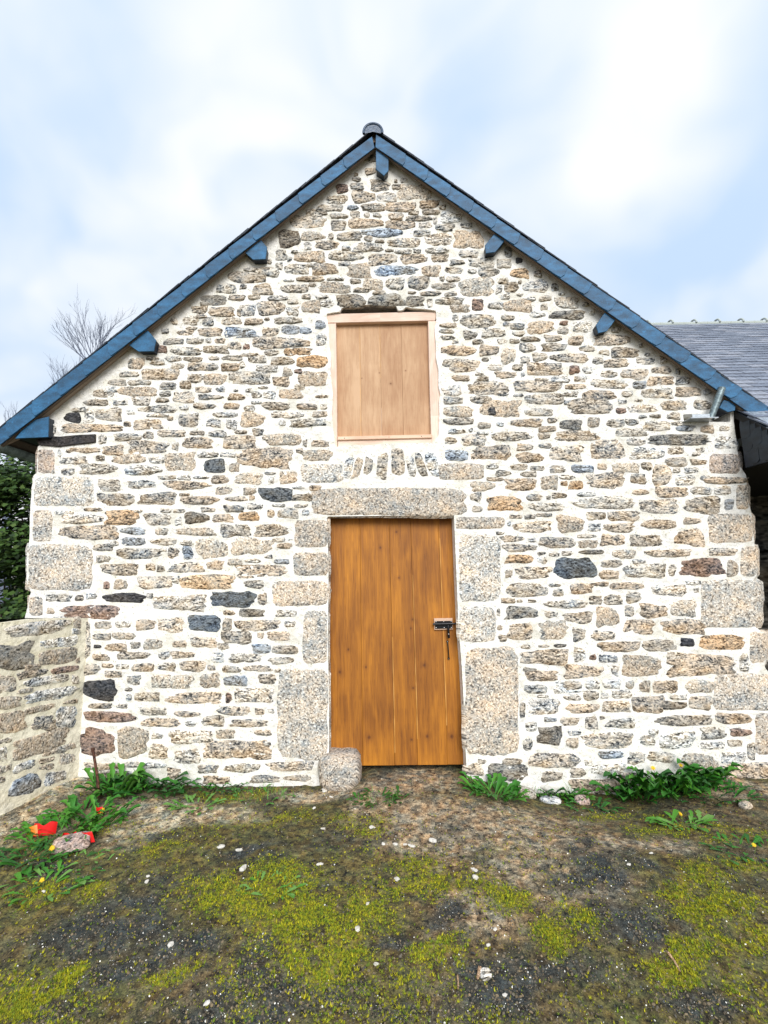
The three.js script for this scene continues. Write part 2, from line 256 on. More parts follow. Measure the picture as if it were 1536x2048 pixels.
frame(840, 460, 3.84, `
b 645 130 710 210; k 735 215 790 255; g 590 225 700 290; o 693 292 842 370; p 875 312 935 360; g 600 367 678 415; g 645 398 762 478; g 755 385 780 412; p 790 380 990 480; b 1010 410 1065 470; p 580 420 630 490; p 620 485 690 533
p 740 487 790 505; p 805 513 890 543; g 915 503 1018 545; p 1065 480 1110 500; t 1035 515 1220 600; p 525 555 638 605; t 640 533 860 630; g 925 565 980 620; p 1250 555 1295 585; p 1300 615 1340 650; p 845 628 960 668; d 995 622 1270 685
g 310 640 580 752; p 250 650 295 698; g 625 655 728 693; w 148 715 280 745; g 148 762 258 790; g 160 812 282 842; g 335 775 440 835; g 470 755 652 830; p 640 705 690 738; g 693 715 800 765; g 712 780 800 815; t 822 697 1040 800
r 1070 700 1138 728; g 1055 750 1140 795; p 1168 700 1325 790; g 405 840 485 875; p 250 850 295 870; p 595 838 670 872; g 690 835 765 868; g 775 820 920 852; g 958 808 1090 858; w 1130 815 1255 885; w 1325 805 1610 885; w 163 885 430 965
w 452 883 605 962; t 620 905 735 1030; g 762 872 888 942; g 930 868 1130 935; g 1218 890 1340 935; g 168 990 265 1050; w 215 990 470 1092; g 475 978 525 1005; p 518 1032 635 1078; g 770 972 845 1020; g 868 945 978 1005; g 1003 950 1295 1018
g 708 1030 790 1078; w 825 1020 1100 1115; r 1143 1037 1230 1105; p 1248 1042 1322 1100; w 245 1117 380 1160; p 435 1117 528 1162; p 425 1092 490 1115; w 575 1087 740 1140; p 775 1095 805 1125; p 1010 1120 1150 1170; p 1185 1120 1280 1165
p 880 1140 985 1162; p 165 1192 315 1275; g 355 1158 682 1280; w 728 1152 1085 1245; w 1113 1180 1275 1222; g 185 1282 335 1335; g 385 1275 552 1335; p 1100 1242 1215 1275; p 610 1258 680 1275; p 720 1258 795 1278; g 808 1260 1100 1340
w 1250 1232 1510 1305; t 183 1350 412 1435; t 460 1302 792 1440; k 522 1358 582 1430; g 805 1370 1020 1425; p 1110 1310 1170 1338; g 1140 1295 1480 1410; g 185 1448 405 1500; g 448 1480 545 1525; p 590 1478 640 1505; w 700 1452 945 1510
w 980 1445 1055 1480; t 1290 1437 1380 1510; d 1075 1460 1250 1535`);
frame(0, 560, 3.072, `
t 785 475 887 550; g 725 562 852 597; g 662 610 775 648; g 785 612 925 645; p 640 655 715 690; g 570 675 700 723; t 715 655 963 715; g 512 735 660 773; p 695 740 780 768; p 813 715 920 770; k 395 815 497 875; g 440 785 525 808
p 515 790 580 875; g 585 788 745 865; p 775 797 825 825; g 848 770 1085 820; p 900 822 1035 840; w 375 885 752 935; w 757 870 803 898; w 810 850 1003 920; g 895 472 975 492; p 303 880 345 945`);
frame(40, 820, 3.84, `
p 603 190 665 258; g 715 178 935 235; g 945 168 1025 218; w 1055 152 1275 205; w 1303 160 1415 192; w 830 235 1140 340; t 1165 250 1220 310; w 1245 205 1485 300; q 135 302 268 488; p 290 305 315 358; w 353 288 612 332; w 630 270 797 350
p 295 355 515 420; g 585 348 650 390; t 695 337 960 412; p 990 360 1115 408; t 1115 322 1350 472; p 1365 322 1520 362; g 452 412 750 490; p 318 450 420 500; p 805 425 1090 497; n 1405 375 1570 480; p 240 460 262 485; l 105 510 570 740
g 600 535 778 627; g 830 540 1045 605; g 1060 500 1200 535; p 1205 500 1310 537; p 1330 510 1450 525; w 1110 545 1475 610; w 1468 505 1570 560; g 598 640 880 738; g 905 633 1203 732; w 1228 662 1536 725; w 1225 640 1300 658; l 95 765 250 1010
p 275 775 410 805; p 318 802 640 872; w 480 752 640 778; o 645 770 920 885; g 945 795 1160 885; d 1265 785 1455 870; p 875 765 940 785; p 1080 755 1158 790; g 1178 762 1265 790; w 1390 752 1495 780; p 1190 825 1240 890; w 300 888 755 998
b 770 903 965 958; t 1040 908 1145 960; t 1190 905 1503 965; b 775 978 960 1042; g 1000 985 1197 1040; p 1230 1000 1320 1040; p 690 1005 755 1045; t 1350 992 1600 1140; l 62 1032 560 1390; g 560 1030 710 1080; g 745 1062 1090 1142
w 1135 1060 1225 1138; b 1245 1045 1330 1150; t 590 1120 695 1170; p 1080 1060 1125 1085; g 618 1178 900 1270; w 970 1178 1040 1230; g 1055 1195 1112 1240; w 1143 1170 1410 1250; t 1435 1160 1570 1225; w 890 1270 1183 1380; t 712 1300 832 1380
r 640 1318 685 1372; p 1165 1280 1222 1330; o 1230 1258 1660 1378; k 637 1405 965 1475; g 197 1410 397 1472; g 425 1420 487 1465; p 510 1408 590 1448; p 1025 1420 1430 1545; p 975 1405 1020 1445; l 70 1430 175 1580; t 205 1515 265 1565; r 315 1490 770 1605`);
frame(360, 840, 3.84, `
p 220 80 360 135; w 338 120 580 222; t 638 108 928 195; g 555 65 645 120; p 415 78 510 102; w 1010 155 1153 205; g 945 155 975 200; w 440 215 860 372; w 893 218 948 255; t 940 228 1170 312; p 135 250 292 285; p 312 250 430 285
t 380 330 460 400; l 925 335 1255 485; w 240 430 375 487; t 418 402 640 495; p 650 398 738 418; p 680 435 720 490; t 755 390 905 488; w 275 508 400 572; t 487 520 585 572; n 608 515 862 627; w 345 588 515 622; w 535 580 575 612
g 860 570 1015 620; p 865 512 960 528; w 993 502 1083 542; g 333 655 492 708; p 518 643 640 683; p 710 645 810 665; p 880 643 980 670; w 665 690 725 750; g 753 675 905 752; p 940 690 990 730; w 250 725 415 788; o 448 705 607 775
g 310 800 540 900; g 575 797 832 893; t 375 903 730 1040; p 715 905 805 938; p 828 905 865 925; w 748 948 860 985; b 720 1070 840 1108; t 370 1068 478 1112; p 500 1065 622 1095; w 425 1110 825 1212; g 490 1230 660 1295; n 235 1315 580 1440
w 597 1330 665 1425; w 335 1465 425 1498; d 458 1452 650 1510; p 720 1455 895 1510; p 650 1035 710 1060; l 878 765 1138 980; l 865 1012 1142 1200; l 708 1232 1139 1430`);
frame(300, 1200, 3.84, `l 1172 80 1364 485; l 975 525 1366 1225`);
frame(560, 560, 3.84, `p 492 1365 556 1520 -14; t 565 1370 628 1515 -16; g 648 1370 708 1490 -8; g 745 1335 822 1525 -7; g 855 1295 958 1500 2; p 978 1340 1038 1515 12; g 1050 1330 1112 1500 16; p 1125 1325 1222 1515 20`);
frame(800, 840, 3.84, `
l -670 518 510 738; l 432 742 805 838; l 450 875 775 1400; g 345 130 438 190; w 470 110 668 200; p 375 65 505 105; p 530 60 560 90; p 595 92 680 112; g 705 85 1012 165; g 1060 105 1150 145; w 1070 48 1195 90; b 340 228 520 318
w 545 195 850 305; w 900 185 1025 235; w 890 250 1108 328; g 1070 178 1165 215; w 1140 192 1405 320; g 1190 80 1536 165; l 285 332 650 462; p 665 335 760 375; g 835 338 975 385; g 735 388 855 430; g 1000 352 1110 390; g 925 395 1045 435
w 670 440 795 470; p 1150 350 1275 405; b 1320 345 1485 405; w 808 450 1040 543; t 1080 428 1210 540; o 1232 470 1285 505; o 1290 465 1405 535; p 1225 425 1345 455; t 540 475 730 545; g 538 558 625 625; g 555 660 635 708; o 665 585 938 700
g 968 570 1090 625; g 1170 562 1290 600; g 1125 582 1155 608; g 985 632 1265 700; w 835 728 935 755; g 950 728 1040 760; g 1050 718 1165 742; p 825 780 850 815; w 860 782 1160 868; t 1190 732 1420 862; p 740 860 800 880; w 762 885 955 935
g 790 955 1050 1010; p 990 905 1045 938; g 1070 900 1345 980; o 808 1035 1020 1100; p 1055 1050 1130 1105; p 1055 1012 1120 1035; p 1145 1018 1222 1048; p 1245 1005 1325 1040; w 893 1125 1165 1220; n 1183 1055 1508 1225; g 810 1155 862 1212
g 815 1255 1145 1360; g 1140 1255 1235 1280; g 1170 1295 1255 1352; w 1310 1255 1480 1335; w 780 1370 885 1405; g 900 1378 940 1400; g 985 1380 1045 1400; g 1110 1385 1435 1445; d 808 1428 1075 1530; g 745 1450 770 1500`);
frame(1136, 600, 3.84, `
p 335 210 400 248; g 335 365 548 440; g 525 445 668 495; g 280 450 470 520; g 240 385 320 420; g 185 440 275 490; w 405 525 615 612; w 640 512 790 562; p 240 540 380 595; w 612 585 812 655; p 830 590 940 648; g 175 607 460 680
b 492 622 600 680; g 555 682 800 755; w 830 670 1020 740; p 1040 680 1105 725; p 412 700 495 745; g 705 770 915 845; g 950 770 1110 842; p 460 805 685 865; r 372 832 445 872; g 510 765 575 778; p 385 768 450 795; p 760 865 858 915
g 630 880 715 900; p 545 885 605 905; g 300 908 435 980; g 437 915 540 960; g 578 928 785 1005; p 795 930 882 962; g 355 985 600 1045; b 830 965 980 1005; t 1020 960 1120 1020; p 1160 970 1245 1010; d 612 1032 1098 1115; p 545 335 575 365
p 590 405 630 430; p 710 440 765 485; p 830 525 860 570`);
frame(1136, 840, 3.84, `
p 453 140 598 195; p 1130 125 1295 220; w 175 150 432 302; p 475 210 752 305; p 770 205 890 262; p 955 245 1020 275; p 985 215 1050 243; q 1085 255 1325 415; g 750 288 918 358; w 945 305 1065 340; p 895 362 1003 408; p 810 365 860 400
w 222 335 298 382; t 340 325 545 405; p 565 325 648 385; w 640 345 805 500; p 830 422 975 500; w 140 405 440 530; g 480 412 600 492; p 1020 430 1130 462; w 1050 440 1370 492; p 70 550 210 585; w 490 530 620 575; w 675 515 920 595
p 940 515 1105 575; p 1120 505 1260 580; l 1290 495 1388 690; g 28 588 530 680; w 553 612 850 718; g 875 590 1170 720; b 1200 608 1275 690; g 145 700 290 768; w 308 700 552 782; l 1075 718 1425 945; w 560 765 845 838; w 890 750 1020 800
g 262 790 522 862; p 150 795 250 860; w 250 875 440 965; g 475 882 735 970; w 815 838 1048 972; g 75 875 215 905; t 75 920 225 985; w 1085 985 1300 1045; t 340 990 522 1070; w 595 998 935 1055; l 1325 970 1455 1200; d 85 995 275 1030
p 490 1070 600 1105; g 245 1075 420 1135; r 842 1058 1205 1205; p 770 1105 830 1200; t 1215 1075 1305 1200; g 420 1108 745 1212; w 240 1150 390 1222; w 180 1245 310 1275; w 325 1248 580 1302; p 640 1265 920 1352; p 910 1235 1025 1265
p 965 1285 1005 1325; l 1015 1225 1485 1590; g 162 1350 265 1420; g 278 1340 415 1418; g 452 1322 565 1405; w 550 1412 765 1520; t 785 1378 990 1510; g 440 1430 505 1515`);
frame(1136, 1200, 3.84, `
t 215 55 402 205; w 425 145 672 262; w 717 148 1065 262; g 33 215 133 318; w 175 235 360 315; w 230 320 545 400; g 570 300 830 398; k 862 292 970 360; o 1003 262 1355 380; l 1395 245 1525 485; t 412 425 735 582; p 752 400 885 470
w 762 418 1295 582; p 1320 405 1388 550; p 45 370 140 480; r 165 420 215 460; p 235 420 382 480; w -35 500 275 600; p 330 500 390 580; g -40 620 110 695; p 140 620 245 685; p 265 610 405 680; g 445 620 505 680; t 545 620 630 705
w 655 620 842 718; t 895 612 1150 715; l 1115 560 1600 850; g 122 700 235 770; p 255 710 312 755; p 342 690 495 758; p 790 722 915 765; w 495 738 735 868; d 718 778 910 842; g 930 735 1112 842; w -15 800 240 868; w 270 775 475 862
p -35 725 98 770; g 665 885 1100 968; w 1138 868 1412 955; g 128 890 230 995; g 290 905 525 985; g -60 900 82 975; g 245 890 285 915; l 1435 870 1600 1190; w 105 1015 500 1145; p 545 1038 675 1115; p 705 1018 982 1145; g 1015 978 1220 1068
r 1250 985 1418 1048; p 615 995 695 1035; p 1015 1090 1212 1148; g 1230 1075 1335 1122; g 1375 1095 1440 1225; t -15 1060 78 1135; b 235 1160 430 1220; w 455 1165 600 1270; g 605 1165 825 1250; t 865 1180 1150 1315; p 1178 1165 1368 1270
w 1150 1250 1600 1385; p 175 1255 435 1345; p 125 1215 190 1275; w 385 1325 530 1390; g 15 1285 140 1362; w 20 1375 480 1480; g 975 1350 1140 1385`);
frame(800, 1200, 3.84, `
l 452 45 735 325; l 496 360 915 1190; t 1058 155 1295 310; w 828 178 1018 305; g 1250 95 1470 180; g 1112 88 1218 135; g 760 270 820 318; t 745 195 790 230; g 930 345 1000 372; w 1060 345 1145 362; d 1185 340 1280 362; w 925 385 1285 495
d 950 522 1045 550; w 960 540 1215 625; g 950 650 1130 722; p 1175 630 1405 715; p 1055 730 1140 750; p 980 755 1230 875; g 920 785 962 900; b 1105 905 1205 935; p 960 935 1050 1010; d 1048 965 1255 1115; g 943 1065 1020 1160
p 1285 1005 1390 1040; w 985 1175 1385 1290; g 790 1218 940 1268; g 600 1225 660 1260; w 495 1255 640 1350; d 678 1252 985 1400; g 1090 1320 1250 1395`);
frame(300, 1200, 3.84, `
w 62 135 262 250; n 297 115 540 245; t 560 140 632 240; w 657 155 992 242; p 1030 165 1120 210; g 548 235 780 340; t 825 250 875 300; w 900 240 1085 312; w 312 280 515 365; g 515 330 605 378; b 782 338 925 410; g 932 345 1135 412
p 468 405 570 482; g 605 410 855 488; g 905 440 1102 492; w 230 465 425 550; w 440 500 500 540; g 548 505 697 560; w 720 500 942 550; p 960 525 1005 555; t 375 565 540 678; b 563 578 757 662; g 828 568 968 645; t 0 572 340 682
w 118 710 545 800; r 582 712 625 790; p 650 680 945 788; w 505 815 770 890; w 808 832 880 882; p 905 830 955 868; w 180 855 392 900; g 395 888 570 970; g 622 915 910 975; p 275 930 360 970; p 145 1000 480 1105; t 505 995 655 1065
w 805 1000 935 1040; w 412 1070 930 1230; p 170 1150 382 1258; p 870 1085 925 1115; g 370 1265 525 1335; g 565 1255 845 1330; w 890 1240 1245 1315; w 405 1350 610 1415; g 765 1345 1000 1405; g 1030 1345 1245 1390; w 130 1290 235 1375`);
frame(0, 1200, 3.84, `
w 640 165 692 445; g 720 165 862 225; p 885 162 1000 212; w 1047 150 1200 228; g 712 258 850 310; t 862 248 1040 305; k 720 345 775 368; w 808 330 980 395; g 1000 320 1080 375; t 1105 300 1250 375; w 1325 310 1430 362; w 712 415 840 465
g 900 400 1150 455; p 1220 400 1300 455; w 1312 398 1495 445; g 640 490 768 572; w 785 490 868 520; p 890 495 988 530; w 1010 485 1183 552; p 1213 480 1350 545; w 800 545 938 595; g 975 580 1082 650; k 638 610 905 768; g 955 675 1015 700
p 970 720 1010 775; g 1030 705 1225 778; g 668 795 855 832; p 893 798 975 830; g 1070 825 1280 885; r 655 858 1050 942; w 1085 905 1395 975; r 608 985 880 1210; t 907 980 1140 1212; p 1165 1025 1250 1065; w 1145 1105 1290 1220
w 645 1250 915 1305; g 945 1240 1100 1285; p 1120 1250 1285 1290; g 690 1310 1050 1400`);
const yardList = [];
frame(0, 1200, 3.84, `
g 20 160 545 285 6; g 565 140 620 215; g 553 222 620 262; d -60 322 262 545 6; g 303 288 590 372 7; w 300 370 592 500 9; w 585 445 612 485; g 188 492 310 540 8; w 138 532 367 598 11; r 400 508 602 560 9; w -60 572 125 715; p 180 575 525 665 8
p 553 580 605 645; w 132 682 250 715 8; g 185 662 605 785 9; g -30 740 162 838 6; w 490 768 595 798 8; g 185 800 432 870 12; g 430 810 588 980; w -50 855 205 1025; w 245 885 432 1010; g 98 1000 532 1210 17; g -30 1058 95 1105 12; g 320 1108 582 1200 16
g -40 1122 55 1240; w 455 1178 580 1265; w 305 1208 420 1252 10; w 302 1262 415 1308 8; g 95 1228 275 1330 20; w -40 1258 95 1340 14; p 335 1300 525 1425 14; b 60 1328 320 1510 16; w -40 1350 45 1415 14; w 300 1400 590 1520 20`, yardList);

function stoneGeometry(s, P, seed, proud) {                       // P(px, py, out) is the point on the face, out metres in front of it
  const q = rng(seed), grow = s.grow ?? ('lq'.includes(s.tone) ? 1 : 2.2), w = s.r - s.l + grow, h = s.b - s.t + grow, cx = (s.l + s.r) / 2, cy = (s.t + s.b) / 2, dressed = 'lq'.includes(s.tone);
  const N = Math.round(clamp(10 + (w + h) / 9, 12, 34)), slender = w / h;
  const e = dressed ? 9 : slender > 3.2 ? 2.3 + q() * 2 : 2.8 + q() * 4;
  const sh = Math.tan((s.turn || 0) * Math.PI / 180), upright = Math.abs(s.turn) > 0 && h > w * 1.3;
  const hh = upright ? h : Math.max(h * 0.55, h - w * Math.abs(sh) * 0.35);
  const lean = dressed ? 0 : (q() - 0.5) * 0.5, lean2 = dressed ? 0 : (q() - 0.5) * 0.5, ph = q() * 100;
  const at = (k, inset, out) => {
    const a = k / N * 2 * Math.PI + 0.05, c = Math.cos(a), n = Math.sin(a);
    let r = Math.pow(Math.pow(Math.abs(c), e) + Math.pow(Math.abs(n), e), -1 / e);
    r *= 1 + (vn(k * 0.55 + ph, 3, seed) - 0.5) * (dressed ? 0.07 : 0.36) + (vn(k * 1.9 + ph, 9, seed) - 0.5) * (dressed ? 0.05 : 0.2);
    let u = clamp(c * r, -1.03, 1.03), v = clamp(n * r, -1.03, 1.03);
    if (!dressed) { v *= 1 - clamp(u * lean, -0.25, 0.4); u *= 1 - v * lean2 * 0.35; }
    const su = Math.max(0.25, 1 - inset * 2 / w), sv = Math.max(0.25, 1 - inset * 2 / hh);
    let x = u * su * w / 2, y = v * sv * hh / 2;
    if (upright) x += y * -sh * 0.9 * -1; else y -= x * sh;
    return P(cx + x, cy + y, out);
  };
  const m = Math.min(w, h), step = clamp(m * 0.16, 1.5, 6);
  const rings = [[-step * 0.7, -0.022], [0, -0.004], [step * 0.5, proud * 0.62], [step * 1.5, proud], [m * 0.3, proud * 1.08]];
  const pos = [], idx = [], uv = [], flip = q() < 0.5 ? -1 : 1, ou = q() * 5, ov = q() * 5, tilt = (q() - 0.5) * 0.3, ct = Math.cos(tilt), st = Math.sin(tilt);
  const add = p => { pos.push(p.x, p.y, p.z); const a = (p.x - p.z) * 1.25, b = p.y * 1.25; uv.push((a * ct - b * st) * flip + ou, a * st + b * ct + ov); };
  rings.forEach(([ins, out], i) => { for (let k = 0; k < N; k++) add(at(k, ins, i < 2 ? out : out + (q() - 0.5) * (dressed ? 0.003 : 0.011) * (i > 2 ? 1 : 0.7))); });
  for (let i = 0; i + 1 < rings.length; i++) for (let k = 0; k < N; k++) { const n = (k + 1) % N, a = i * N, b = a + N; idx.push(a + k, b + k, a + n, a + n, b + k, b + n); }
  add(P(cx, cy, proud * 1.1)); const c = pos.length / 3 - 1, a = (rings.length - 1) * N;
  for (let k = 0; k < N; k++) idx.push(a + k, c, a + (k + 1) % N);
  return geo(pos, idx, uv);
}
function layStones(list, parent, P, most, seed0) {
  const area = s => (s.r - s.l) * (s.b - s.t), rest = {};
  list.map((s, i) => ({ s, i })).sort((a, b) => area(b.s) - area(a.s)).forEach(({ s, i }, rank) => {
    const proud = 'lq'.includes(s.tone) ? 0.009 : 0.005 + hash(i, 5, seed0) * 0.007, g = stoneGeometry(s, P, seed0 + i * 7, proud), k = Math.floor(hash(i, 8, seed0) * 4);
    if (rank < most) mesh('stone', g, rockM[s.tone][k], parent);
    else (rest[s.tone + k % 2] ??= []).push(g);
  });
  const keys = Object.keys(rest); if (!keys.length) return;
  const all = keys.map(k => mergeGeometries(rest[k])), g = mergeGeometries(all, true);
  const o = mesh('small_stones', g, keys.map(k => rockM[k[0]][Number(k[1])]), parent); o.userData.kind = 'stuff';
}
for (const s of stoneList) if (s.turn) s.grow = 2.5;
layStones(stoneList, wall, (x, y, out) => onZ(x, y, out), 300, 1000);

// the wall's body behind its face, with side walls running back, floor to eaves
{
  const shape = new THREE.Shape(outline.map(p => new THREE.Vector2(p.x * 0.999, p.y - (p.y > 2 ? 0.03 : 0))));
  const bigger = (poly, k) => { const c = poly.reduce((a, p) => a.add(p), V3(0, 0, 0)).divideScalar(poly.length); return poly.map(p => new THREE.Vector2(c.x + (p.x - c.x) * k, c.y + (p.y - c.y) * k)); };
  shape.holes.push(new THREE.Path(bigger(winHole, 1.13)), new THREE.Path(doorHole.map(p => new THREE.Vector2(p.x, Math.max(p.y, -0.15)))), new THREE.Path(notch.map(p => new THREE.Vector2(p.x, p.y))));
  const g = new THREE.ExtrudeGeometry(shape, { depth: 0.42, bevelEnabled: false }); g.translate(0, 0, -0.45);
  mesh('wall_core', g, M.mortar, barn);
  mesh('side_wall', box(0.45, 2.85, 6.6, -2.72, 1.32, -3.76), M.mortar, barn);
  mesh('side_wall', box(0.45, 2.85, 6.6, 2.78, 1.32, -3.76), M.mortar, barn);
  mesh('back_wall', slab([V3(-2.9, -0.1), V3(2.95, -0.1), V3(2.95, 2.7), V3(-0.1, 4.6), V3(-2.9, 2.6)], -6.7, 0.4, 0), M.mortar, barn);
}
// ------------------------------------------------------------------ roof, verges, purlin ends
const OVER = 0.09;                                                // the verge stands this far in front of the wall
const ridgeP = onZ(749, 262, OVER), eaveL = onZ(-24, 880, OVER), eaveR = onZ(1560, 838, OVER);
const roof = part('roof', barn);
function slope(eave, s) {                                         // s = -1 left, 1 right
  const dir = V3(eave.x - ridgeP.x, eave.y - ridgeP.y, 0), L = dir.length(); dir.normalize();
  const nrm = V3(-dir.y * s, dir.x * s, 0); if (nrm.y < 0) nrm.negate();
  // boarding under the slates
  const q = [[0, -0.012], [L, -0.012], [L, -0.07], [0, -0.07]].map(([a, b]) => V3(ridgeP.x, ridgeP.y, 0).addScaledVector(dir, a).addScaledVector(nrm, b));
  mesh('roof_boards', slab(q, OVER - 0.02, 7.0, 0), M.boards, roof);
  // slate courses: the ones at the verge stand singly, the others lie joined
  const cg = new THREE.BoxGeometry(0.3, 0.007, 0.22); const rest = [], n = Math.ceil(L / 0.115), rot = Math.atan2(dir.y, dir.x), rq = rng(70 + s);
  for (let i = 0; i < n; i++) {
    const a = L - 0.12 - i * 0.115; if (a < -0.05) continue;
    for (let k = 0; k < 32; k++) {
      const z = OVER + 0.012 - 0.11 - k * 0.223 + (k ? (i % 2) * 0.11 : 0) + rq() * 0.006, p = V3(ridgeP.x, ridgeP.y, z).addScaledVector(dir, Math.max(a, 0.08)).addScaledVector(nrm, 0.012 + (rq() - 0.5) * 0.004);
      const m4 = new THREE.Matrix4().makeRotationZ(rot + s * -0.035 * s * (s > 0 ? -1 : 1) * s).setPosition(p);
      if (k === 0) { const o = mesh('slate', cg, M.roofSlate, roof); o.applyMatrix4(m4); } else rest.push(cg.clone().applyMatrix4(m4));
    }
  }
  const o = mesh('slate_courses', mergeGeometries(rest), M.roofSlate, roof); o.userData.kind = 'stuff';
}
slope(eaveL, -1); slope(eaveR, 1);
// half-round ridge tiles
for (let k = 0; k < 18; k++) {
  const g = new THREE.CylinderGeometry(0.088, 0.088, 0.41, 18, 1, true, -Math.PI / 2 - 0.25, Math.PI + 0.5), g2 = new THREE.CylinderGeometry(0.076, 0.076, 0.405, 18, 1, false, -Math.PI / 2 - 0.25, Math.PI + 0.5);
  const rim = new THREE.TorusGeometry(0.087, 0.012, 8, 20, Math.PI + 0.4); rim.rotateZ(-0.2);
  for (const q of [g, g2]) { q.rotateX(Math.PI / 2); q.rotateZ(Math.PI); }
  rim.translate(0, 0, 0.2);
  const m = mergeGeometries([g, g2, rim].map(q => q.toNonIndexed())); const o = mesh('ridge_tile', m, M.ridge, roof);
  const p = onZ(746, 268, OVER); o.position.set(p.x, p.y + 0.0, OVER + 0.02 - 0.2 - k * 0.4);
}
// slates hung along each verge, lower ends clipped, each lapping the next one down
function verge(top0, top1, low0, low1, n, name, flip) {
  const g = part(name, barn);
  for (let i = 0; i < n; i++) {
    const t0 = i / n - 0.012, t1 = (i + 1) / n + 0.02;
    const A = top0.clone().lerp(top1, Math.max(0, t0)), B = top0.clone().lerp(top1, t1), C = low0.clone().lerp(low1, t1), D = low0.clone().lerp(low1, Math.max(0, t0));
    const cut = 0.2, e1 = B.clone().lerp(C, 0.62), e2 = C.clone().lerp(D, cut), e0 = B;
    const pts = [A, e0, e1, C.clone().lerp(D, cut * 0.35).lerp(e1, 0.1), e2, D]; if (flip) pts.reverse();
    const o = mesh('verge_slate', slab(pts.map(p => V3(p.x, p.y)), 0, 0.007, 0.0015, 1.25, i * 0.37, i * 0.21), i % 3 ? M.verge : M.vergeB, g);
    o.position.z = OVER + 0.006;
    const pa = o.geometry.attributes.position, ax = B.clone().sub(A), L2 = ax.lengthSq();                    // the lower end stands off, over the next slate
    for (let k = 0; k < pa.count; k++) pa.setZ(k, pa.getZ(k) + 0.013 * clamp(((pa.getX(k) - A.x) * ax.x + (pa.getY(k) - A.y) * ax.y) / L2, 0, 1));
    o.geometry.computeVertexNormals();
  }
  const back = slab((flip ? [low0, low1, top1, top0] : [top0, top1, low1, low0]).map(p => V3(p.x, p.y)), OVER - 0.004, 0.03, 0); mesh('barge_board', back, M.boards, g);
}
const E = (x, y) => onZ(x, y, OVER + 0.01);
verge(E(744, 272), E(-22, 873), E(749, 295), E(-22, 908), 16, 'verge_cladding', false);
verge(E(752, 268), E(1570, 838), E(751, 294), E(1549, 862), 17, 'verge_cladding', true);
{ // soffit strips between verge and wall
  const s = (a, b) => { const n = 24, P = [], I = [], U = []; for (let i = 0; i <= n; i++) for (const [f, z, dy] of [[a, OVER - 0.01, 0], [b, -0.03, 0]]) { const p = onZ(lerp(f[0], f[2], i / n), lerp(f[1], f[3], i / n), z); P.push(p.x, p.y, p.z); U.push(i * 0.14, z); } for (let i = 0; i < n; i++) I.push(2 * i, 2 * i + 1, 2 * i + 2, 2 * i + 1, 2 * i + 3, 2 * i + 2); return geo(P, I, U); };
  mesh('soffit', s([749, 293, -20, 906], [752, 301, 60, 870]), M.soffit, barn);
  mesh('soffit', s([750, 293, 1545, 860], [750, 300, 1480, 818]), M.soffit, barn);
}
for (const pl of [[[520, 478], [534, 494], [531, 518], [506, 519], [490, 505]], [[294, 659], [312, 680], [307, 702], [277, 703], [258, 690]], [[60, 842], [97.6, 833], [96, 874], [30, 877]],
  [[752, 298], [777, 315], [777, 341], [768, 351], [752, 338]], [[992, 464], [1010, 480], [999, 494], [990, 504], [972, 506], [970, 490]], [[1212, 622], [1232, 638], [1214, 662], [1197, 666], [1192, 650]], [[1448, 800], [1472, 806], [1470, 821], [1456, 824], [1439, 815]]]) {
  const pts = pl.map(([x, y]) => onZ(x, y, OVER - 0.012)).reverse();
  const g = part('purlin_end', barn);
  mesh('slate_face', slab(pts, OVER - 0.012, 0.012, 0.002), M.verge, g);
  const c = pts.reduce((a, p) => a.add(p), V3(0, 0, 0)).divideScalar(pts.length);
  mesh('timber', slab(pts.map(p => p.clone().sub(c).multiplyScalar(0.93).add(c)), OVER - 0.025, 0.3, 0.002), M.roofSlate, g);
}
// gutter along the left eave
{
  const a = onZ(-14, 886, 0.1), P = []; for (let i = 0; i <= 12; i++) { const w = Math.PI + i / 12 * Math.PI; P.push([Math.cos(w) * 0.062, Math.sin(w) * 0.062]); }
  const sh = new THREE.Shape(); P.forEach(([x, y], i) => i ? sh.lineTo(x, y) : sh.moveTo(x, y)); for (let i = 12; i >= 0; i--) sh.lineTo(P[i][0] * 0.93, P[i][1] * 0.93);
  const g = new THREE.ExtrudeGeometry(sh, { depth: 6.8, bevelEnabled: false }); g.translate(a.x, a.y, -6.7); mesh('gutter', g, M.gutter, barn);
  mesh('eave_boards', box(0.5, 0.02, 6.8, a.x + 0.17, a.y + 0.075, -3.4), M.dark, barn);
}
{ // blackened oak bearer at the left corner, built into the masonry
  const pts = [[66, 870], [120, 873], [150, 870], [190, 868], [190, 884], [150, 889], [118, 893], [78, 890]].map(([x, y]) => onZ(x, y, 0.016)).reverse();
  mesh('oak_bearer', slab(pts, 0.018, 0.3, 0.004), M.timberBlack, barn);
}
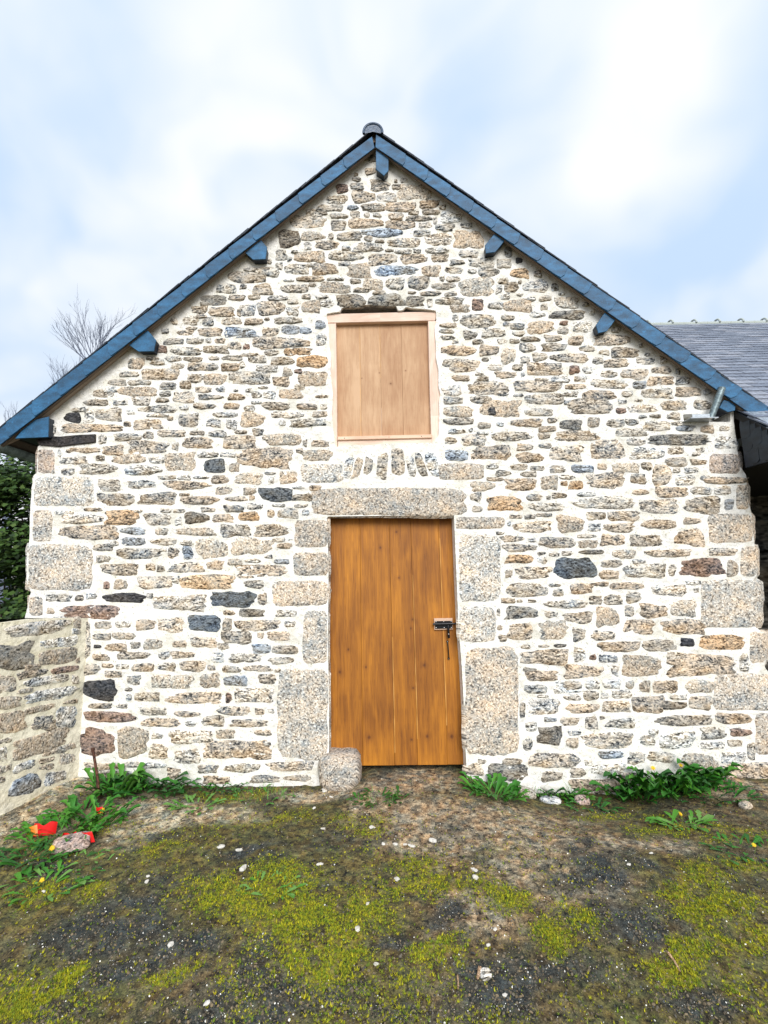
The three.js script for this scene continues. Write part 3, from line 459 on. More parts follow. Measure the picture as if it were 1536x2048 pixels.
{ // zinc pipe stub on a small tray at the right eave
  const tray = part('drain_outlet', barn), a = onZ(1376, 833, 0.06), b = onZ(1432, 841, 0.1);
  mesh('tray', box(b.x - a.x + 0.03, 0.006, 0.17, (a.x + b.x) / 2, a.y - 0.03, 0.03), M.zincBright, tray);
  mesh('tray_edge', box((b.x - a.x) * 0.72, 0.03, 0.005, (a.x + b.x) / 2 - 0.03, a.y - 0.015, 0.113), M.zincBright, tray);
  const p0 = onZ(1421, 838, 0.08), p1 = onZ(1444, 776, 0.12), d = p1.clone().sub(p0), L = d.length();
  const og = new THREE.CylinderGeometry(0.028, 0.028, L, 20, 1, true), ig = new THREE.CylinderGeometry(0.025, 0.025, L, 20, 1, true), rg = new THREE.TorusGeometry(0.0265, 0.0028, 6, 20); rg.rotateX(Math.PI / 2); rg.translate(0, L / 2, 0);
  const o = mesh('pipe', mergeGeometries([og, ig, rg].map(g => g.toNonIndexed())), M.zinc, tray); o.position.copy(p0).addScaledVector(d, 0.5); o.quaternion.setFromUnitVectors(V3(0, 1, 0), d.clone().normalize());
}
{ // dressed granite inside the doorway: both jambs and the lintel's underside
  const strip = (pts, ox, oy) => { const P = [], I = [], U = []; pts.forEach((p, i) => { for (const z of [-0.006, -0.2]) { P.push(p.x + ox, p.y + oy, z); U.push(z * 1.25 + p.x, p.y * 1.25); } if (i) { const a = (i - 1) * 2; I.push(a, a + 1, a + 2, a + 1, a + 3, a + 2); } }); return geo(P, I, U); };
  mesh('jamb', strip(doorHole.slice(0, 6), 0.003, 0), rockM.l[1], barn);
  mesh('jamb', strip(doorHole.slice(6), -0.003, 0), M.mortar, barn);
  mesh('lintel_soffit', strip([doorHole[0], doorHole[doorHole.length - 1]], 0, -0.003), rockM.l[1], barn);
}
// ------------------------------------------------------------------ wood
function woodTex(n, m, edges, seed, dark, light, knots, pale) {
  return tex(n, m, (u, v) => {
    let k = 0; while (k < edges.length - 2 && u > edges[k + 1]) k++;
    const off = k * 13.7 + seed; let du = 0, kn = 0;
    for (const [kx, ky, r] of knots) { const dx = (u - kx) / r, dy = (v - ky) / (r * 0.62), q = dx * dx + dy * dy; if (q < 16) { du += dx * Math.exp(-q * 0.5) * 0.02; kn = Math.max(kn, Math.exp(-q * 1.6)); if (q < 6) kn = Math.max(kn, 0.35 * Math.exp(-q * 0.4)); } }
    const warp = (fbm(u * 5 + off, v * 1.6, 3, seed) - 0.5) * 0.11 + du, x = u + warp;
    const rings = 0.5 + 0.5 * Math.sin((x * 70 + fbm(x * 7 + off, v * 3.2, 3, seed + 4) * 15)), fine = fbm(u * 170 + off, v * 12, 3, seed + 2), broad = fbm(u * 9 + off, v * 2.2, 3, seed + 3), pl = hash(k, 3, seed);
    const fleck = sstep(0.62, 0.8, vn(u * 190 + off, v * 34, seed + 6)) * 0.22, blot = fbm(u * 4 + off, v * 5, 4, seed + 8);
    let t = 0.22 + rings * 0.2 + (fine - 0.5) * 0.5 + (broad - 0.5) * 0.4 + (blot - 0.5) * 0.9 + (pl - 0.5) * 0.34 + 0.22 - fleck * 0.6;
    let c = [0, 1, 2].map(i => lerp(dark[i], light[i], clamp(t)));
    const kk = clamp(kn); c = c.map((q, i) => q * (1 - kk * [0.4, 0.5, 0.6][i]));
    for (const pe of pale) { const d = Math.abs(u - pe[0] - (fbm(v * 4, 2, 2, seed) - 0.5) * 0.006); if (v < pe[2] && v > pe[1] && d < 0.007) { const f = (1 - d / 0.007) * (0.35 + 0.65 * vn(v * 30, 5, seed)); c = c.map((q, i) => lerp(q, [0.86, 0.66, 0.42][i], f * 0.8)); } }
    return c;
  }, true);
}
const oneOver = (poly) => { const xs = poly.map(p => p.x), ys = poly.map(p => p.y); return [Math.min(...xs), Math.min(...ys), Math.max(...xs), Math.max(...ys)]; };
function norm(g, [x0, y0, x1, y1]) { const p = g.attributes.position, a = g.attributes.uv; for (let i = 0; i < p.count; i++) a.setXY(i, (p.getX(i) - x0) / (x1 - x0), (p.getY(i) - y0) / (y1 - y0)); return g; }
{ // the plank door
  const door = part('door', barn), Z = -0.125, TL = onZ(657, 1034, Z), TR = onZ(907, 1031, Z), BL = onZ(658, 1532, Z), BR = onZ(929, 1530, Z);
  const edges = [0, 0.25, 0.485, 0.655, 0.875, 1], K = (x, y, r) => [(x / 3.4125 + 600 - 657) / 265, 1 - (y / 3.4125 + 1000 - 1034) / 497, r / 900];
  const wt = woodTex(768, 1024, edges, 301, [0.47, 0.27, 0.042], [0.77, 0.50, 0.12], [K(465, 1625, 15), K(855, 1625, 14), K(1020, 1630, 17), K(750, 1645, 9), K(330, 1045, 10), K(270, 1195, 12), K(450, 1165, 10), K(850, 1160, 13), K(565, 345, 12), K(690, 560, 9), K(680, 235, 10), K(780, 850, 9), K(765, 910, 8), K(770, 1310, 8)], [[0.658, 0.1, 0.75], [0.878, 0.15, 0.9], [0.488, 0.05, 0.5]]);
  const bump = tex(384, 512, (u, v) => fbm(u * 130, v * 6, 3, 311));
  const wm = mat({ map: wt, bumpMap: bump, bumpScale: 0.003, roughness: 0.62 }), R4 = oneOver([TL, TR, BL, BR]);
  for (let i = 0; i < 5; i++) {
    const g0 = 0.0005, a = edges[i] + g0, b = edges[i + 1] - g0, lo = i === 2 ? 0.002 : i * 0.0008;
    const pts = [BL.clone().lerp(BR, a), BL.clone().lerp(BR, b), TL.clone().lerp(TR, b), TL.clone().lerp(TR, a)]; pts[0].y += lo; pts[1].y += lo;
    mesh('plank', norm(slab(pts, Z + (i % 2) * 0.0015, 0.035, 0.002), R4), wm, door);
  }
  const backing = slab([BL, BR, TR, TL].map(p => p.clone()), Z - 0.045, 0.02, 0); mesh('ledge', backing, mat({ color: [0.2, 0.11, 0.03] }), door);
  // bolt on its pale packing board
  const pale = mat({ color: [0.62, 0.42, 0.3], roughness: 0.7 }), zb = Z + 0.0025;
  const B0 = onZ(868, 1237, zb + 0.02), B1 = onZ(906, 1259, zb + 0.02), w = B1.x - B0.x, h = B0.y - B1.y, cx = (B0.x + B1.x) / 2, cy = (B0.y + B1.y) / 2;
  mesh('packing_board', slab([V3(B0.x, B1.y), V3(B1.x, B1.y), V3(B1.x, B0.y), V3(B0.x, B0.y)], zb + 0.02, 0.02, 0.002), pale, door);
  mesh('bolt_plate', slab([V3(cx - w * 0.46, cy - h * 0.4), V3(cx + w * 0.47, cy - h * 0.4), V3(cx + w * 0.47, cy + h * 0.27), V3(cx - w * 0.46, cy + h * 0.27)], zb + 0.026, 0.006, 0.001), M.black, door);
  const rod = new THREE.CylinderGeometry(0.009, 0.009, w * 1.3, 14); rod.rotateZ(Math.PI / 2); rod.translate(cx + w * 0.07, cy + h * 0.02, zb + 0.034); mesh('bolt', rod, M.black, door);
  for (const f of [-0.4, 0.02, 0.41]) for (const e of [-0.31, 0.2]) { const sg = new THREE.SphereGeometry(0.0042, 8, 6); sg.scale(1, 1, 0.5); sg.translate(cx + w * f, cy + h * e, zb + 0.027); mesh('screw', sg, M.steel, door); }
  mesh('bolt_handle', tube([V3(cx + w * 0.24, cy - h * 0.1, zb + 0.036), V3(cx + w * 0.235, cy - h * 0.55, zb + 0.038), V3(cx + w * 0.24, cy - h * 0.95, zb + 0.034), V3(cx + w * 0.25, cy - h * 1.2, zb + 0.032)], 0.009, 0.0115, 10), M.black, door);
  const sp = new THREE.SphereGeometry(0.006, 8, 6); sp.translate(cx + w * 0.24, cy - h * 0.86, zb + 0.045); mesh('stud', sp, M.steel, door);
  const h0 = onZ(895, 1283, zb + 0.008), h1 = onZ(897.5, 1317, zb + 0.008);
  mesh('pull_handle', tube([h0, h0.clone().lerp(h1, 0.15).add(V3(0, 0, 0.012)), h0.clone().lerp(h1, 0.85).add(V3(0, 0, 0.012)), h1], 0.005, 0.005, 8), M.black, door);
  for (const p of [h0, h1]) { const rg = new THREE.TorusGeometry(0.007, 0.003, 8, 14); rg.translate(p.x, p.y, p.z); mesh('eyelet', rg, M.black, door); const s2 = new THREE.SphereGeometry(0.0042, 8, 6); s2.translate(p.x, p.y, p.z + 0.002); mesh('screw', s2, M.steel, door); }
}
{ // the boarded loft hatch
  const hatch = part('hatch', barn), Z = -0.022, q = (x, y, z = Z) => onZ(x, y, z);
  const frT = woodTex(512, 512, [0, 1], 401, [0.80, 0.68, 0.60], [0.93, 0.84, 0.775], [], []), frM = mat({ map: frT, roughness: 0.75 });
  const frB = (pts) => { const g = slab(pts, Z, 0.07, 0.003, 1); return g; };
  mesh('frame_board', uvSwap(frB([q(640, 646), q(870, 641), q(878, 622.5), q(648, 628)])), frM, hatch);
  mesh('frame_board', frB([q(645, 905), q(675, 905), q(672, 646.5), q(641, 647)]), frM, hatch);
  mesh('frame_board', frB([q(863, 905), q(892, 905), q(884, 641.5), q(856, 642)]), frM, hatch);
  mesh('frame_board', uvSwap(frB([q(676, 910), q(862.5, 910), q(863, 873.5), q(675.5, 877.5)])), frM, hatch);
  const zi = -0.072, TL = q(668, 636, zi), TR = q(862, 632, zi), BL = q(672, 884, zi), BR = q(868, 880, zi), R4 = oneOver([TL, TR, BL, BR]), edges = [0, 0.265, 0.47, 0.69, 1];
  const k = (x, y, r) => [(x / 5.908 + 640 - 668) / 198, 1 - (y / 5.908 + 600 - 634) / 250, r / 1100];
  const wt = woodTex(768, 1024, edges, 451, [0.655, 0.495, 0.36], [0.79, 0.65, 0.51], [k(830, 1010, 14), k(700, 880, 8), k(1010, 860, 9), k(490, 940, 7)], [[0.262, 0.02, 0.98], [0.468, 0.5, 0.98]]);
  const wm = mat({ map: wt, bumpMap: tex(384, 512, (u, v) => fbm(u * 130, v * 6, 3, 411)), bumpScale: 0.002, roughness: 0.7 });
  for (let i = 0; i < 4; i++) { const a = edges[i] + 0.0004, b = edges[i + 1] - 0.0004; mesh('board', norm(slab([BL.clone().lerp(BR, a), BL.clone().lerp(BR, b), TL.clone().lerp(TR, b), TL.clone().lerp(TR, a)], zi + (i % 2) * 0.001, 0.03, 0.0015), R4), wm, hatch); }
  const bm = mat({ map: frT, color: [1, 0.9, 0.8], roughness: 0.7 }), zb = -0.004;
  mesh('batten', uvSwap(slab([q(675, 880, zb), q(864, 875.5, zb), q(864, 868.5, zb), q(675, 873, zb)], zb, 0.055, 0.003, 1)), bm, hatch);
  for (const [x, y] of [[689, 876.2], [778, 874.2], [843, 872.7]]) { const p = q(x, y, zb), g = new THREE.SphereGeometry(0.004, 8, 6); g.scale(1, 1, 0.4); g.translate(p.x, p.y, zb); mesh('screw', g, M.rust, hatch); }
}
function uvSwap(g) { const a = g.attributes.uv; for (let i = 0; i < a.count; i++) a.setXY(i, a.getY(i), a.getX(i)); return g; }
// ------------------------------------------------------------------ ground
// height: level yard that meets the wall's foot where the photograph shows it
const foot = [[-200, 1560], [60, 1570], [180, 1566], [300, 1566], [420, 1572], [640, 1572], [700, 1568], [745, 1556], [920, 1556], [960, 1560], [1060, 1585], [1240, 1590], [1300, 1570], [1440, 1556], [1536, 1556], [1800, 1556]].map(([x, y]) => onZ(x, y));
function footY(x) { let i = 0; while (i < foot.length - 2 && x > foot[i + 1].x) i++; return lerp(foot[i].y, foot[i + 1].y, clamp((x - foot[i].x) / (foot[i + 1].x - foot[i].x))); }
function gy(x, z, fine = true) {
  let y = footY(clamp(x, -3.4, 3.6)) * sstep(1.1, 0, z) + (fbm(x * 1.1 + 20, z * 1.1 + 8, 3, 91) - 0.5) * 0.06 * sstep(0, 0.6, z);
  y += sstep(-1.9, -2.5, x) * sstep(1.4, 0.2, z) * 0.05;
  if (fine) y += (fbm(x * 9, z * 9, 3, 92) - 0.5) * 0.02 + (fbm(x * 34, z * 34, 2, 93) - 0.5) * 0.009;
  return Math.hypot(x, z) > 9 ? y * sstep(14, 9, Math.hypot(x, z)) : y;
}
function onGround(px, py) { let y = 0, p; for (let i = 0; i < 6; i++) { p = onY(px, py, y); y = gy(p.x, p.z, false); } p.y = gy(p.x, p.z); return p; }
const patch = (list) => list.map(([x, y, rx, ry]) => { const c = onY(x, y), a = onY(x + rx, y), b = onY(x, y - ry), d = onY(x, y + ry); return [c.x, c.z, Math.abs(a.x - c.x), (Math.abs(b.z - c.z) + Math.abs(d.z - c.z)) / 2]; });
const field = (ps, x, z, seed) => { const wx = (fbm(x * 3 + seed, z * 3, 3, seed) - 0.5) * 0.35, wz = (fbm(x * 3, z * 3 + seed, 3, seed + 1) - 0.5) * 0.35; let m = 0; for (const [cx, cz, rx, rz] of ps) { const q = Math.hypot((x + wx - cx) / rx, (z + wz - cz) / rz); m = Math.max(m, sstep(1.25, 0.45, q)); } return m; };
const mossP = patch([[850, 1735, 105, 55], [560, 1790, 150, 70], [430, 1800, 110, 40], [700, 1800, 130, 60], [590, 1630, 70, 25], [730, 1650, 60, 20], [1400, 1660, 150, 30], [1430, 1830, 100, 45], [1390, 1770, 70, 30], [1120, 1840, 60, 40], [330, 1930, 70, 26], [90, 1800, 110, 30], [230, 1660, 60, 20], [330, 1705, 60, 16], [1480, 1900, 80, 50], [880, 1920, 90, 40], [1370, 1930, 70, 40], [640, 1900, 70, 50], [60, 1975, 50, 26], [1260, 1610, 140, 20], [480, 1580, 110, 12], [1050, 1625, 70, 14], [930, 1780, 90, 50], [1480, 1740, 70, 20]]);
const darkP = patch([[220, 1850, 140, 60], [350, 1895, 110, 45], [120, 1765, 80, 20], [200, 1940, 140, 40], [480, 1960, 90, 30], [300, 1765, 60, 14], [560, 1990, 220, 50], [1160, 1735, 130, 45], [1240, 1830, 140, 60], [1060, 1960, 170, 55], [930, 1840, 60, 30], [500, 1690, 60, 12], [330, 1680, 50, 10], [760, 1880, 70, 30], [1400, 2000, 130, 50], [640, 1760, 40, 20], [1330, 1750, 70, 18], [60, 1745, 70, 14], [480, 1900, 60, 40], [1150, 1690, 80, 14], [530, 1720, 60, 14], [100, 2020, 70, 30], [780, 2010, 120, 40]]);
const tanP = patch([[380, 1625, 150, 34], [30, 1640, 120, 60], [150, 1590, 70, 30], [820, 1570, 130, 36], [900, 1640, 190, 40], [1050, 1680, 200, 40], [1250, 1700, 160, 24], [660, 1580, 120, 16], [1500, 1570, 90, 16], [1050, 1740, 120, 34], [750, 1610, 60, 30], [1000, 1640, 200, 60], [1120, 1700, 160, 50], [880, 1680, 130, 50], [1180, 1780, 120, 40], [960, 1820, 90, 40], [300, 1650, 150, 30]]);
function cover(x, z) {
  const n1 = fbm(x * 2.2 + 3, z * 2.2 + 7, 4, 95), n2 = fbm(x * 2.6 + 13, z * 2.6 + 1, 4, 96), n3 = fbm(x * 12, z * 12, 3, 97), n4 = fbm(x * 11 + 5, z * 11, 3, 98);
  const n5 = fbm(x * 30 + 2, z * 30, 2, 99); let moss = clamp((field(mossP, x, z, 101) * 0.9 + sstep(0.5, 0.72, n1) * 0.2) * sstep(0.26, 0.62, n3 * 0.6 + n5 * 0.4 + 0.03) * (0.55 + 0.45 * sstep(0.35, 0.6, n4)));
  const bare = field(tanP, x, z, 121) * sstep(0.2, 0.5, n3 * 0.5 + n5 * 0.5); moss = moss * (1 - bare * 0.75);
  const dark = clamp(field(darkP, x, z, 111) * 0.95 * sstep(0.22, 0.55, n4 + 0.08) + sstep(0.55, 0.75, n2) * 0.4) * (1 - moss * 0.75);
  const tan = field(tanP, x, z, 121) * (1 - moss * 0.7) * (1 - dark * 0.3);
  return { moss, dark, tan, n3, n4 };
}
const C3 = (r, g, b) => [r, g, b];
function soilColour(x, z) {
  const c = cover(x, z), h = fbm(x * 1.7, z * 1.7, 3, 131), mix = (a, b, t) => a.map((v, i) => lerp(v, b[i], t));
  let k = mix(C3(0.155, 0.12, 0.058), C3(0.135, 0.118, 0.035), sstep(0.35, 0.65, h));
  k = mix(k, mix(C3(0.56, 0.47, 0.32), C3(0.42, 0.325, 0.21), sstep(-1.0, 0.0, x)), c.tan);
  k = mix(k, C3(0.045, 0.054, 0.054), c.dark * 0.94);
  k = mix(k, mix(C3(0.27, 0.235, 0.01), C3(0.12, 0.135, 0.01), sstep(0.35, 0.65, c.n4)), c.moss * 0.85);
  return k;
}
{
  const spread = (a, b, step, far) => { const out = []; for (let x = a; x <= b + 1e-6; x += step) out.push(x); let s = step; let lo = a, hi = b; while (lo > -far) { s *= 1.5; lo -= s; out.unshift(lo); } s = step; while (hi < far) { s *= 1.5; hi += s; out.push(hi); } return out; };
  const X = spread(-3.7, 3.9, 0.018, 150), Z = spread(-0.3, 2.9, 0.018, 150), P = [], I = [], U = [], C = [];
  for (const z of Z) for (const x of X) { P.push(x, gy(x, z), z); U.push(x / 1.2, -z / 1.2); const k = soilColour(x, z); C.push(k[0] * 1.75, k[1] * 1.75, k[2] * 1.75); }
  for (let j = 0; j + 1 < Z.length; j++) for (let i = 0; i + 1 < X.length; i++) { const a = j * X.length + i, b = a + X.length; I.push(a, b, a + 1, a + 1, b, b + 1); }
  const g = geo(P, I, U); g.setAttribute('color', new THREE.Float32BufferAttribute(C, 3));
  const o = mesh('ground', g, mat({ map: soilT, bumpMap: soilB, bumpScale: 0.012, vertexColors: true, roughness: 0.97 })); o.userData.kind = 'structure';
}
// places in view on the ground, evenly in the picture
const viewSpot = (q) => { const px = q() * 1640 - 52, py = 1540 + Math.pow(q(), 0.9) * 560; return onGround(px, py); };
{ // moss and short grass: small tufts
  const P = [], I = [], tq = rng(5);
  for (let k = 0; k < 7; k++) { const a = k / 7 * 6.283 + tq(), l = 0.5 + tq() * 0.6, w = 0.16, dx = Math.cos(a), dz = Math.sin(a), b = P.length / 3; P.push(-dz * w, 0, dx * w, dz * w, 0, -dx * w, dx * l * 0.9 + dz * w * 0.3, 0.5 + tq() * 0.6, dz * l * 0.9 - dx * w * 0.3); I.push(b, b + 1, b + 2); }
  const g = geo(P, I), n = 60000, o = new THREE.InstancedMesh(g, mat({ roughness: 0.9, side: THREE.DoubleSide }), n), m4 = new THREE.Matrix4(), q4 = new THREE.Quaternion(), q = rng(77); let k = 0;
  for (let t = 0; t < 420000 && k < n; t++) {
    const p = viewSpot(q); if (p.z < 0.02 || p.z > 3.2) continue; const c = cover(p.x, p.z), pr = c.moss * 0.7 + 0.015; if (q() > pr) continue;
    const s = 0.004 + q() * q() * 0.011; q4.setFromAxisAngle(V3(0, 1, 0), q() * 6.28); m4.compose(V3(p.x, p.y - 0.002, p.z), q4, V3(s, s * (0.6 + q()), s)); o.setMatrixAt(k, m4);
    const h = q(), f = 0.75 + q() * 0.6; o.setColorAt(k, new THREE.Color().setRGB(lerp(0.46, 0.1, h) * f, lerp(0.41, 0.19, h) * f, 0.01 * f)); k++;
  }
  o.count = k; o.name = numbered('moss'); o.castShadow = o.receiveShadow = true; o.userData.kind = 'stuff'; scene.add(o); tag(o, 'yellow green moss and short grass spread over the trodden yard', 'moss');
}
{ // grit and pebbles, grey and white
  const g = new THREE.IcosahedronGeometry(1, 0), n = 26000, o = new THREE.InstancedMesh(g, mat({ roughness: 0.9 }), n), m4 = new THREE.Matrix4(), q4 = new THREE.Quaternion(), q = rng(99); let k = 0;
  for (let t = 0; t < 300000 && k < n; t++) {
    const p = viewSpot(q); if (p.z < 0.01 || p.z > 3.2) continue; const c = cover(p.x, p.z); if (q() > 0.25 + c.dark * 0.7 + c.tan * 0.2 - c.moss * 0.2) continue;
    const white = q() < 0.045, s = white ? 0.0013 + q() * q() * 0.004 : 0.0012 + Math.pow(q(), 5) * 0.006; q4.setFromEuler(new THREE.Euler(q() * 6, q() * 6, q() * 6)); m4.compose(V3(p.x, p.y + s * 0.2, p.z), q4, V3(s, s * 0.6, s * (0.7 + q() * 0.6))); o.setMatrixAt(k, m4);
    const f = 0.6 + q() * 0.7; if (white) o.setColorAt(k, new THREE.Color().setRGB(0.75 * f, 0.74 * f, 0.68 * f)); else { const w = q(); o.setColorAt(k, new THREE.Color().setRGB(lerp(0.06, 0.2, w) * f, lerp(0.066, 0.15, w) * f, lerp(0.066, 0.085, w) * f)); } k++;
  }
  o.count = k; o.name = numbered('gravel'); o.castShadow = o.receiveShadow = true; o.userData.kind = 'stuff'; scene.add(o); tag(o, 'fine grey and white grit strewn across the yard', 'gravel');
}
function rock(w, h, d, seed, detail = 2, rough = 0.3, e = 2.6) {
  const g = mergeVertices(new THREE.IcosahedronGeometry(1, detail).deleteAttribute('normal').deleteAttribute('uv')), p = g.attributes.position, U = [];
  for (let i = 0; i < p.count; i++) {
    let x = p.getX(i), y = p.getY(i), z = p.getZ(i); const r = Math.pow(Math.abs(x) ** e + Math.abs(y) ** e + Math.abs(z) ** e, -1 / e) * (1 + (fbm(x * 1.5 + seed, y * 1.5 + z * 1.2 + seed, 3, seed) - 0.5) * rough);
    p.setXYZ(i, x * r * w / 2, y * r * h / 2, z * r * d / 2); U.push((x * r * w / 2 + z * 0.25 * d) * 1.25 + seed * 0.13, (y * r * h / 2 - z * r * d * 0.5) * 1.25);
  }
  g.setAttribute('uv', new THREE.Float32BufferAttribute(U, 2)); g.computeVertexNormals(); return g;
}
// boulder at the foot of the left door jamb
{ const p = onZ(678, 1540, 0.02), o = mesh('foot_stone', rock(0.35, 0.27, 0.34, 7, 3, 0.4, 4), rockM.l[1], barn); o.position.set(p.x, p.y - 0.012, p.z - 0.06); }
// ------------------------------------------------------------------ low yard wall on the left, coming towards the viewer
{
  const a = onZ(166, 1400, 0), dir = V3(-0.30, 0, 0.95).normalize();
  const nrm = V3(dir.z, 0, -dir.x); if (nrm.x < 0) nrm.negate();
  const O = V3(a.x, 0, 0.0);
  const P = (px, py, out) => { const d = ray(px, py), k = O.clone().addScaledVector(nrm, out).sub(camera.position).dot(nrm) / d.dot(nrm); return camera.position.clone().addScaledVector(d, k); };
  const top = [[166, 1238], [120, 1236], [60, 1238], [0, 1246], [-60, 1256]].map(([x, y]) => { const p = P(x, y, 0); return V3(p.clone().sub(O).dot(dir), p.y, 0); });
  const far = top[top.length - 1]; top.push(V3(2.2, far.y - 0.02, 0));
  const poly = [V3(-0.02, -0.1, 0), ...top.map((t, i) => i ? t : V3(-0.02, t.y, 0)), V3(2.2, -0.1, 0)];
  const w = thing('yard_wall', 'low rubble stone yard wall with cream mortar, joining the barn at the left edge', 'wall');
  const f = mesh('wall_face', face(-0.04, 2.22, -0.12, 1.6, 0.018, [sdf(poly)], (x, y) => relief(x + 30, y + 11) * 1.3, (x, y, d) => O.clone().addScaledVector(dir, x).addScaledVector(nrm, d).add(V3(0, y, 0))), M.yardMortar, w);
  yardList.forEach((s, i) => { s.grow = s.turn > 12 ? 0 : 3; if (s.tone === 'g') s.tone = i % 2 ? 't' : 'p'; else if (s.tone === 'w' && i % 2) s.tone = 't'; });
  layStones(yardList, f, P, 300, 5000);
  const sh = new THREE.Shape(poly.map(p => new THREE.Vector2(p.x, p.y - 0.004))), g = new THREE.ExtrudeGeometry(sh, { depth: 0.3, bevelEnabled: false }); g.translate(0, 0, -0.33);
  const m4 = new THREE.Matrix4().makeBasis(dir, V3(0, 1, 0), nrm.clone()).setPosition(O); 
  g.applyMatrix4(m4); mesh('wall_core', g, M.yardMortar, w);
}
// ------------------------------------------------------------------ outbuilding on the right: slate roof running down past the barn's gable
{
  const ob = thing('outbuilding', 'dark stone outbuilding with a pale blue slate roof behind the right verge of the barn', 'outbuilding');
  const A = onZ(1471, 822, 0.02), pitch = Math.atan(0.84), up = V3(0, Math.sin(pitch), -Math.cos(pitch)), nr = V3(0, Math.cos(pitch), Math.sin(pitch));
  const d = ray(1420, 648); // ridge seen here
  let k = 0; { // intersect with the roof plane
    const den = d.dot(nr), num = A.clone().sub(camera.position).dot(nr); k = num / den; }
  const Rg = camera.position.clone().addScaledVector(d, k), Lup = Rg.clone().sub(A).dot(up);
  const roofP = part('roof', ob), ex = 0.113, x0 = A.x, front = -0.85;
  const cg = new THREE.BoxGeometry(0.214, 0.011, 0.3); { const p = cg.attributes.position; }
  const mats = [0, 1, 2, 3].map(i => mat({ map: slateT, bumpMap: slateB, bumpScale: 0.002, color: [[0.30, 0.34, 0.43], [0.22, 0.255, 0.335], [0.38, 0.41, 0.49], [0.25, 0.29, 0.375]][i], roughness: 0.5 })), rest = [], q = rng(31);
  const rot = new THREE.Matrix4().makeRotationX(pitch - 0.075);
  let singles = 0;
  for (let j = 0; ; j++) {
    const s = front + 0.1 + j * ex; if (s > Lup) break;
    for (let i = 0; i < 26; i++) {
      const x = x0 + 0.108 + i * 0.22 - (j % 2) * 0.11 + (q() - 0.5) * 0.008; if (x < x0 + 0.05) continue;
      const p = V3(x, A.y, A.z).addScaledVector(up, s + (q() - 0.5) * 0.008).addScaledVector(nr, 0.012 + (q() - 0.5) * 0.005), v = p.clone().project(camera);
      const m4 = rot.clone().setPosition(p); m4.multiply(new THREE.Matrix4().makeRotationZ((q() - 0.5) * 0.02));
      if (v.x < 1.08 && s > front && singles < 295) { const o = mesh('slate', cg, mats[Math.floor(q() * 4)], roofP); o.applyMatrix4(m4); singles++; } else rest.push(cg.clone().applyMatrix4(m4));
    }
  }
  const r = mesh('slate_courses', mergeGeometries(rest), mats[0], roofP); r.userData.kind = 'stuff';
  const deck = box(5.9, 0.05, Lup - front, 0, 0, 0); deck.applyMatrix4(new THREE.Matrix4().makeRotationX(pitch)); const c = V3(x0 + 2.95, A.y, A.z).addScaledVector(up, (Lup + front) / 2).addScaledVector(nr, -0.03); deck.translate(c.x, c.y, c.z); mesh('roof_boards', deck, M.dark, roofP);
  const back = box(5.9, 0.05, 3.2, 0, 0, 0); back.applyMatrix4(new THREE.Matrix4().makeRotationX(-pitch)); const c2 = V3(x0 + 2.95, Rg.y, Rg.z).add(V3(0, -Math.sin(pitch) * 1.6, -Math.cos(pitch) * 1.6)); back.translate(c2.x, c2.y - 0.04, c2.z); mesh('rear_slope', back, mats[1], roofP);
  const rm = mat({ map: mortarT, color: [0.5, 0.56, 0.54], roughness: 0.8 });
  for (let i = 0; i < 15; i++) {
    const g = new THREE.CylinderGeometry(0.07, 0.07, 0.365, 14, 1, false, -0.2, Math.PI + 0.4), t = new THREE.TorusGeometry(0.074, 0.016, 6, 14, Math.PI); t.rotateY(Math.PI / 2); t.translate(0.175, 0, 0); g.rotateZ(Math.PI / 2); g.rotateX(Math.PI);
    const o = mesh('ridge_tile', mergeGeometries([g.toNonIndexed(), t.toNonIndexed()]), rm, roofP); o.position.set(x0 + 0.55 + i * 0.365, Rg.y - 0.01, Rg.z);
  }
  // flashing where the roof passes the barn, and the slate-hung cheek below its edge
  const fl = box(0.14, 0.006, 0.75, 0, 0, 0); fl.applyMatrix4(new THREE.Matrix4().makeRotationX(pitch)); const fp = V3(x0 + 0.09, A.y, A.z).addScaledVector(up, 0.0).addScaledVector(nr, 0.024); fl.translate(fp.x, fp.y, fp.z); mesh('flashing', fl, M.zincBright, roofP);
  const low = onZ(1483, 935, 0.06).y, ck = part('cheek', ob), cs = new THREE.Shape(), zf = A.z + Math.cos(pitch) * -front, yf = A.y + Math.sin(pitch) * front;
  cs.moveTo(-A.z - 0.1, A.y + 0.085); cs.lineTo(-A.z - 0.1, low); cs.lineTo(-zf, low); cs.lineTo(-zf, Math.max(yf, low - 0.02)); 
  const board = (pts) => { const P = pts; return P; };
  const yl = (z) => A.y - (z - A.z) * 0.84;
  const zEnd = A.z + (A.y - low) / 0.84;
  const tri = new THREE.Shape([[A.z + 0.03, yl(A.z + 0.03)], [A.z + 0.03, low], [zEnd, low]].map(([z, y]) => new THREE.Vector2(-z, y)));
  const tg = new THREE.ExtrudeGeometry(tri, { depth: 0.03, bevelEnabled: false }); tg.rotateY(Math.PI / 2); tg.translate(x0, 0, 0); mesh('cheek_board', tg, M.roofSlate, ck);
  const sg = new THREE.Shape(); sg.moveTo(0, 0); sg.lineTo(0.2, 0); sg.lineTo(0.2, -0.2); sg.quadraticCurveTo(0.2, -0.3, 0.1, -0.31); sg.quadraticCurveTo(0, -0.3, 0, -0.2);
  const dm = mat({ map: slateT, bumpMap: slateB, bumpScale: 0.002, color: [0.018, 0.032, 0.05], roughness: 0.6 });
